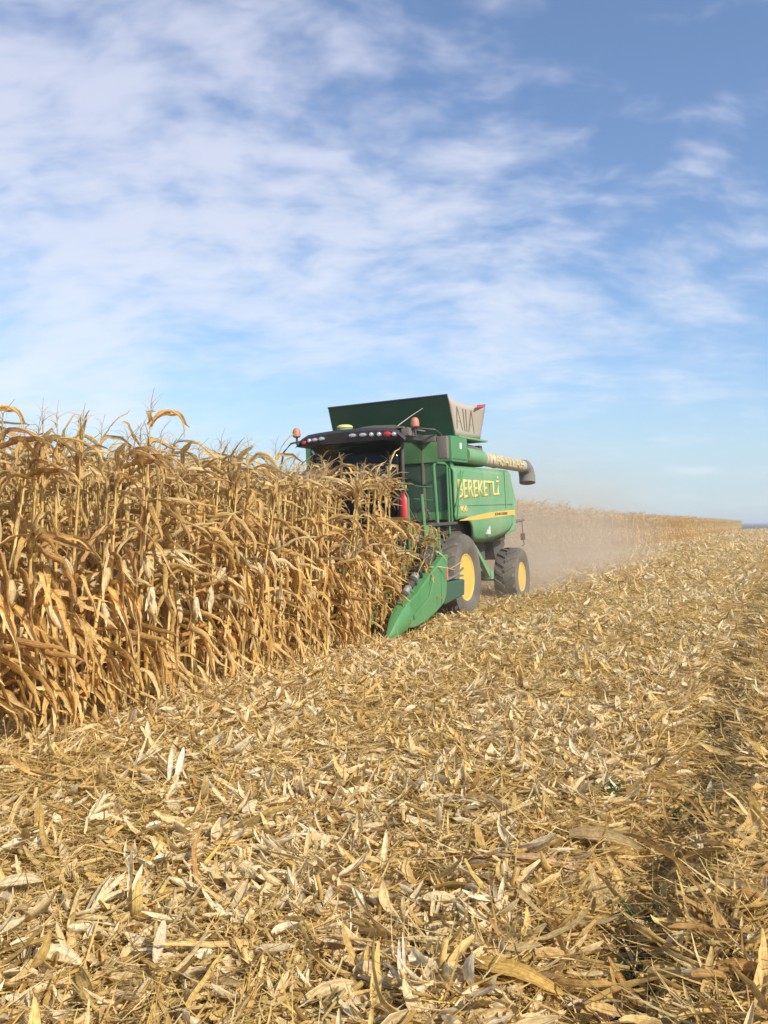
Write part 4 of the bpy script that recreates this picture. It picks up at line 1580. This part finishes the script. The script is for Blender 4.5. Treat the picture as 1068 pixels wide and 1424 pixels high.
def lone_leaf(label, px, py, deg, L, W, pitch=0.12, bend=-0.3, twist=0.3, roll=0.1, sway=0.0, c=(0.56, 0.40, 0.17), lift=0.06, cat='corn leaf', name='corn_leaf'):
    x, y = at_ground(px, py)
    V, F, C = ribbons([(0, 0, 0)], heading(deg), pitch, roll, L, W, bend, twist, 14, 'leaf', 0.22, sway, np.array([c]), ragged=0.12, rib=1.18, cvar=0.07, crinkle=0.07)
    o = obj_np(name, [(V, F, C)], M['leaf'])
    o.location = (x, y, float(ground_h(x, y)) + lift)
    tag(o, label, cat)


def lone_husk(label, px, py, deg, L, W, pitch=0.1, roll=0.2, bend=-0.5, cup=0.6, c=(0.80, 0.71, 0.50), lift=0.06, group=None):
    x, y = at_ground(px, py)
    parts = [ribbons([(0, 0, 0)], heading(deg), pitch, roll, L, W, bend, 0.2, 9, 'husk', cup, 0.05, np.array([c]), ragged=0.05, rib=0.96, cvar=0.05),
             ribbons([(0, 0, -0.006)], heading(deg + 7), pitch - 0.05, roll + 0.25, L * 0.86, W * 0.8, bend * 0.7, -0.3, 9, 'husk', cup, -0.08, np.array([c]) * 0.93, ragged=0.08, cvar=0.05)]
    o = obj_np('corn_husk', parts, M['husk'])
    o.location = (x, y, float(ground_h(x, y)) + lift)
    tag(o, label, 'corn husk', group)


def lone_shreds(label, px, py, deg, L, n=7, spread=0.35, c=(0.82, 0.75, 0.56), w=0.018, pitch=0.35, lift=0.05):
    x, y = at_ground(px, py)
    parts = [ribbons(rng.normal(0, 0.008, (n, 3)) * [1, 1, 0.3], heading(deg) + rng.normal(0, spread, n), pitch + rng.normal(0, 0.2, n), rng.normal(0, 0.5, n), L * rng.uniform(0.7, 1.15, n), w * rng.uniform(0.6, 1.5, n), rng.normal(-0.4, 0.5, n),
                     rng.normal(0, 0.7, n), 8, 'husk', 0.35, rng.normal(0, 0.15, n), np.array([c]), ragged=0.12)]
    o = obj_np('husk_shreds', parts, M['husk'])
    o.location = (x, y, float(ground_h(x, y)) + lift)
    tag(o, label, 'husk shreds')


TAN, GOLD, BRN, PALE, WHT = (0.58, 0.42, 0.19), (0.55, 0.37, 0.11), (0.42, 0.26, 0.10), (0.78, 0.67, 0.45), (0.84, 0.80, 0.70)
lone_leaf('broad tan corn leaf arching at the bottom edge beside the white shreds', 655, 1370, -28, 0.36, 0.085, 0.30, -0.8, 0.5, 0.2, 0.1, GOLD, 0.07)
lone_leaf('narrow golden leaf bowed in a loop above the white shreds', 800, 1415, 60, 0.40, 0.045, 0.55, -1.1, 1.2, 0.2, -0.35, (0.62, 0.46, 0.15), 0.06)
lone_leaf('pinkish tan leaf lying flat behind an upright cut stub', 715, 1220, -15, 0.30, 0.065, 0.15, -0.5, 0.5, 0.1, 0.05, (0.62, 0.43, 0.24), 0.07)
lone_leaf('folded grey tan leaf heap between the pinkish leaf and the rut', 790, 1185, -22, 0.38, 0.09, 0.30, -0.7, 0.9, 0.4, 0.0, (0.50, 0.38, 0.19), 0.07)
lone_leaf('brown leaf standing crookedly on the ridge beside the rut', 1000, 1345, 108, 0.62, 0.055, 0.75, -0.9, 1.4, 0.4, 0.15, (0.45, 0.27, 0.10), 0.08)
lone_leaf('thin upright brown leaf at the top end of the rut ridge', 985, 1180, 115, 0.45, 0.05, 0.9, -1.0, 1.0, 0.4, 0.1, BRN, 0.08)
lone_leaf('long dull golden leaf stretched across the straw below the white twist', 405, 1238, 172, 0.50, 0.05, 0.12, -0.3, 0.4, 0.3, 0.1, (0.52, 0.37, 0.14), 0.06)
lone_leaf('straight slender yellow leaf pointing away among chopped stalks', 262, 1415, 78, 0.34, 0.022, 0.25, -0.2, 0.3, 0.3, 0.0, (0.64, 0.48, 0.17), 0.08)
lone_leaf('pale thin leaf propped diagonally in front of the fading rut', 665, 1165, 30, 0.42, 0.03, 0.35, -0.4, 0.6, 0.5, 0.0, (0.62, 0.50, 0.26), 0.06)
lone_leaf('wide flat tan leaf at the frame edge on the ridge side', 1025, 1230, 170, 0.30, 0.07, 0.2, -0.5, 0.5, 0.1, 0.1, (0.58, 0.40, 0.18), 0.09)
lone_leaf('short upright grey leaf stub beside the folded leaf heap', 830, 1250, 95, 0.20, 0.07, 1.1, -0.4, 0.3, 0.2, 0.0, (0.48, 0.36, 0.18), 0.05)

lone_husk('large rounded cream husk at the bottom corner of the straw', 48, 1342, -6, 0.20, 0.085, 0.1, 0.1, -0.5, 0.55)
lone_husk('cream husk with a long tail at the frame edge', -5, 1252, 10, 0.21, 0.07, 0.25, 0.3, -0.4, 0.5)
lone_husk('small half round cream husk above the yellow leaf', 200, 1288, 8, 0.095, 0.07, 0.1, -0.2, -0.7, 0.7)
lone_husk('narrow pointed white husk standing between chopped leaves', 218, 1345, 85, 0.16, 0.045, 0.9, 0.3, -0.3, 0.6, (0.82, 0.74, 0.58))
lone_husk('blunt cream husk shell by the row of stubs at the bottom', 492, 1362, 5, 0.11, 0.085, 0.2, 0.3, -0.8, 0.7, (0.84, 0.72, 0.48))
lone_husk('long striped pale husk half buried near the blunt shell', 420, 1405, 30, 0.22, 0.06, 0.2, 0.2, -0.3, 0.4, (0.72, 0.60, 0.36))
lone_husk('oval cream husk lying alone out in the brown straw', 697, 1054, 3, 0.15, 0.06, 0.06, 0.1, -0.5, 0.6, (0.86, 0.76, 0.56))
lone_husk('pale husk a hand away from the oval one', 690, 1035, 12, 0.10, 0.05, 0.1, 0.2, -0.4, 0.6)
lone_husk('frayed cream husk splayed in the middle of the straw', 290, 1215, 14, 0.24, 0.06, 0.15, 0.2, -0.2, 0.4, PALE)
lone_husk('bright cream husk tilted up in the pale straw', 477, 1110, 35, 0.20, 0.07, 0.25, 0.5, -0.4, 0.5, (0.84, 0.76, 0.58))
lone_husk('tan cream husk strip beyond the oval husk', 572, 1045, -40, 0.22, 0.055, 0.15, 0.2, -0.3, 0.4, (0.78, 0.64, 0.36))
lone_husk('grey white husk tip sticking up among cut stems', 503, 1270, 110, 0.14, 0.05, 0.7, 0.3, -0.5, 0.5, (0.72, 0.68, 0.58))
lone_husk('cream husk on the dark soil of the rut', 940, 1066, 10, 0.13, 0.05, 0.1, 0.2, -0.3, 0.5)
lone_husk('upright cream husk on the straw short of the rut', 858, 1000, 75, 0.20, 0.06, 0.8, 0.3, -0.4, 0.5)
lone_husk('pale husk on the ridge high beside the rut', 1022, 972, 15, 0.25, 0.07, 0.2, 0.2, -0.3, 0.5)
lone_husk('cream husk blade standing where the straw meets the corn', 150, 1003, 80, 0.22, 0.07, 1.0, 0.3, -0.4, 0.6, (0.80, 0.74, 0.60))
lone_husk('small white husk on the straw near the frame edge', 205, 1170, 15, 0.11, 0.05, 0.2, 0.3, -0.4, 0.6, WHT)
lone_husk('white sliver husk standing beside its twin', 236, 1100, 88, 0.20, 0.032, 1.15, 0.2, -0.1, 0.4, WHT)
lone_husk('tapered white husk leaning beside the sliver', 246, 1100, 78, 0.22, 0.04, 1.0, 0.4, -0.1, 0.4, WHT)

lone_shreds('ragged white husk twist with upright ends in the straw', 178, 1265, 82, 0.24, 6, 0.3, (0.82, 0.76, 0.56), 0.024, 0.7)
lone_shreds('bundle of pale husk strips beside the ragged twist', 128, 1280, 60, 0.22, 8, 0.3, (0.76, 0.67, 0.45), 0.022, 0.45)
lone_shreds('torn white husk strips tangled under the bowed golden leaf', 838, 1392, 40, 0.13, 7, 1.2, (0.86, 0.86, 0.84), 0.022, 0.4)
lone_shreds('thin white strip curled at the foot of the bowed leaf', 790, 1390, 5, 0.11, 2, 0.2, (0.86, 0.82, 0.72), 0.016, 0.15)
lone_shreds('frayed brush of husk fibres in front of the corn edge', 190, 1080, 60, 0.26, 16, 0.5, (0.78, 0.68, 0.46), 0.014, 0.5)
lone_shreds('loose pale husk bundle mid way to the corn edge', 125, 1160, 75, 0.26, 8, 0.3, (0.74, 0.66, 0.45), 0.028, 0.5)
lone_shreds('twisted grey white shreds at the bottom beside two stubs', 560, 1400, 80, 0.20, 7, 0.3, (0.78, 0.74, 0.64), 0.016, 0.6)


def caught_leaf(label, p, yaw, pitch, L, W, bend, twist):
    o = obj_np('corn_leaf', [ribbons([(0, 0, 0)], yaw, pitch, 0.2, L, W, bend, twist, 12, 'leaf', 0.3, 0.05, np.array([(0.66, 0.52, 0.28)]), ragged=0.15, crinkle=0.1)], M['leaf'])
    o.location = p
    tag(o, label, 'corn leaf')


caught_leaf('thin dry leaf caught across the green end plate of the header', (-5.35, 12.95, 1.02), 0.9, 0.10, 0.75, 0.035, -0.25, 0.6)
caught_leaf('short dry leaf hanging over the front wheel from the header', (-5.20, 14.05, 0.98), 1.0, 0.35, 0.45, 0.022, 0.2, 0.5)
caught_leaf('dry leaf draped over the black lifting drum', (-5.45, 13.35, 1.30), 0.6, 0.25, 0.5, 0.04, -1.3, 0.8)
caught_leaf('dry leaf lying on the black platform beside the cab', (-5.95, 14.55, 1.80), 2.4, 0.1, 0.4, 0.04, -0.3, 0.5)


# cut stubs left in the rows
def stub_np(h, r, c, seed):
    k = np.random.default_rng(seed)
    pts = [(0, 0, -0.08), (0.002, 0, h * 0.5), (k.uniform(-0.02, 0.02), k.uniform(-0.02, 0.02), h)]
    V, F, C = tube_np(pts, [r * 1.1, r, r * 0.95], c, 8)
    top = V[-8:]
    cap = np.array([[16, 17, 18, 19], [16, 19, 20, 23], [20, 21, 22, 23]])
    C = C.copy()
    return V, np.concatenate([F, cap]), C


stub_meshes = [mesh_np('corn_stub', *merge([stub_np(random.uniform(0.10, 0.20), random.uniform(0.010, 0.014), STALK_COL[k % 3] * 0.95, k),
                                           ribbons([(0.012, 0, 0.0)], 0.3 * k, 1.2, 0.3, 0.16, 0.03, -0.5, 0.4, 5, 'shred', 0.5, 0, LEAF_COL[k % 7][None], ragged=0.2)]), M['stalk']) for k in range(6)]
special = [(612, 1362, 'upright golden cut stub near the bottom beside the broad tan leaf'), (712, 1250, 'cut stub in front of the pinkish tan leaf'), (790, 1120, 'slim cut stub standing in the brown straw before the rut')]
for px, py, lab in special:
    x, y = at_ground(px, py)
    o = link(bpy.data.objects.new('corn_stub', stub_meshes[px % 6]))
    o.location = (x, y, float(ground_h(x, y)))
    o.scale = (1.25, 1.25, 1.25)
    o.rotation_euler = (random.uniform(-0.1, 0.1), random.uniform(-0.1, 0.1), random.uniform(0, 6))
    tag(o, lab, 'corn stub')
k = 0
for r in range(1, 12):
    x0 = ROW_X0 + ROW * r
    y = 2.2
    while y < 13:
        y += random.uniform(0.35, 0.9)
        a = math.atan2(x0 * math.cos(HEAD) + y * math.sin(HEAD), -x0 * math.sin(HEAD) + y * math.cos(HEAD))
        if abs(a) > 0.40 or math.hypot(x0, y) < 2.9:
            continue
        o = link(bpy.data.objects.new('corn_stub', stub_meshes[random.randrange(6)]))
        x = x0 + random.gauss(0, 0.03)
        o.location = (x, y, float(ground_h(x, y)))
        o.rotation_euler = (random.gauss(0, 0.25), random.gauss(0, 0.25), random.uniform(0, 6))
        tag(o, 'short cut corn stub poking up through the chopped straw', 'corn stub', 'cut corn stubs in the harvested rows')
        k += 1
print('stubs', k)


# green weeds surviving in the rut
def weed(label, px, py, n, size):
    x, y = at_ground(px, py)
    gc = np.array([(0.06, 0.11, 0.03), (0.09, 0.15, 0.045), (0.05, 0.085, 0.03), (0.14, 0.16, 0.06)])
    parts = [ribbons(rng.normal(0, size * 0.35, (n, 3)) * [1, 1.3, 0], rng.uniform(0, 6.28, n), rng.uniform(0.2, 1.2, n), rng.normal(0, 0.3, n), rng.uniform(0.4, 1.0, n) * size, rng.uniform(0.006, 0.02, n), rng.uniform(-1.4, -0.2, n), rng.normal(0, 0.6, n), 5,
                     'leaf', 0.2, 0.0, pick(gc, n, 0.15))]
    o = obj_np('weed', parts, M['weed'])
    o.location = (x, y, float(ground_h(x, y)) + 0.05)
    tag(o, label, 'weed')


weed('dark green weed clump in the middle of the rut', 945, 1110, 90, 0.24)
weed('small bright green weed in the straw before the rut', 842, 1115, 40, 0.13)
weed('green weed under the brown leaves at the near end of the rut', 880, 1265, 70, 0.19)
weed('thin green grass tuft behind the white shreds', 885, 1340, 60, 0.17)
weed('low green weed farther along the rut', 985, 1000, 60, 0.26)


# ------------------------------------------------------------------ dust thrown up behind the machine
def build_dust():
    bm = bm_new()
    x0, x1, y0, y1, z0, z1 = -15.0, -3.4, 14.2, 75.0, -0.3, 6.0
    add_box(bm, ((x0 + x1) / 2, (y0 + y1) / 2, (z0 + z1) / 2), (x1 - x0, y1 - y0, z1 - z0))
    m, g = new_mat('dust_cloud')
    pos = g.n('ShaderNodeNewGeometry').outputs['Position']
    sep = g.n('ShaderNodeSeparateXYZ')
    g.put(sep.inputs[0], pos)
    X, Y, Z = sep.outputs
    # height of the plume grows behind the machine
    hgt = g.remap(Y, 15, 34, 0.75, 2.0)
    fz0 = g.math('EXPONENT', g.math('MULTIPLY', g.math('POWER', g.math('DIVIDE', g.math('MAXIMUM', Z, 0.0), hgt), 1.6), -1.0))
    fz = g.math('ADD', g.math('MULTIPLY', fz0, 0.86), g.math('MULTIPLY', g.remap(Z, 5.9, 1.5, 0.0, 1.0), g.math('MULTIPLY', g.remap(Y, 17, 26), 0.14)))
    fy = g.math('MULTIPLY', g.remap(Y, 14.2, 20.5, 0.0, 1.0), g.remap(Y, 20, 54, 1.0, 0.0))
    fx = g.math('MULTIPLY', g.remap(X, -14.8, -10.0, 0.0, 1.0), g.remap(X, -6.0, -4.0, 1.0, 0.0))
    nz = g.remap(g.noise(pos, 0.55, 5, 0.62, 0.6), 0.34, 0.64, 0.10, 1.75)
    dn = g.math('MULTIPLY', g.math('MULTIPLY', fx, fy), g.math('MULTIPLY', fz, nz))
    out_ = g.math('MULTIPLY', g.math('MULTIPLY', g.remap(Y, 19.5, 21.5), g.remap(Y, 22.5, 30, 1.0, 0.0)), g.math('MULTIPLY', g.remap(Z, 1.2, 3.0, 1.0, 0.0), fx))
    dn = g.math('ADD', dn, g.math('MULTIPLY', out_, g.math('MULTIPLY', nz, 0.5)))
    v = g.n('ShaderNodeVolumePrincipled')
    v.inputs['Color'].default_value = (0.83, 0.735, 0.60, 1)
    v.inputs['Anisotropy'].default_value = 0.15
    g.put(v.inputs['Density'], g.math('MULTIPLY', dn, 0.165))
    o = g.n('ShaderNodeOutputMaterial')
    g.put(o.inputs['Volume'], v.outputs[0])
    m.cycles.volume_step_rate = 0.25
    ob = build('dust', bm, m, None, smooth=False)
    tag(ob, 'tan dust cloud drifting behind the harvester over the cut swath', 'dust', None, 'stuff')


build_dust()


def build_haze():
    bm = bm_new()
    add_box(bm, (0, 1600, 3.0), (7600, 4300, 9.0))
    m, g = new_mat('thin_haze')
    v = g.n('ShaderNodeVolumePrincipled')
    v.inputs['Color'].default_value = (0.86, 0.90, 0.96, 1)
    v.inputs['Density'].default_value = 0.0009
    v.inputs['Anisotropy'].default_value = 0.2
    o = g.n('ShaderNodeOutputMaterial')
    g.put(o.inputs['Volume'], v.outputs[0])
    ob = build('haze', bm, m, None, smooth=False)
    tag(ob, 'thin pale haze over the whole field', 'haze', None, 'stuff')


build_haze()
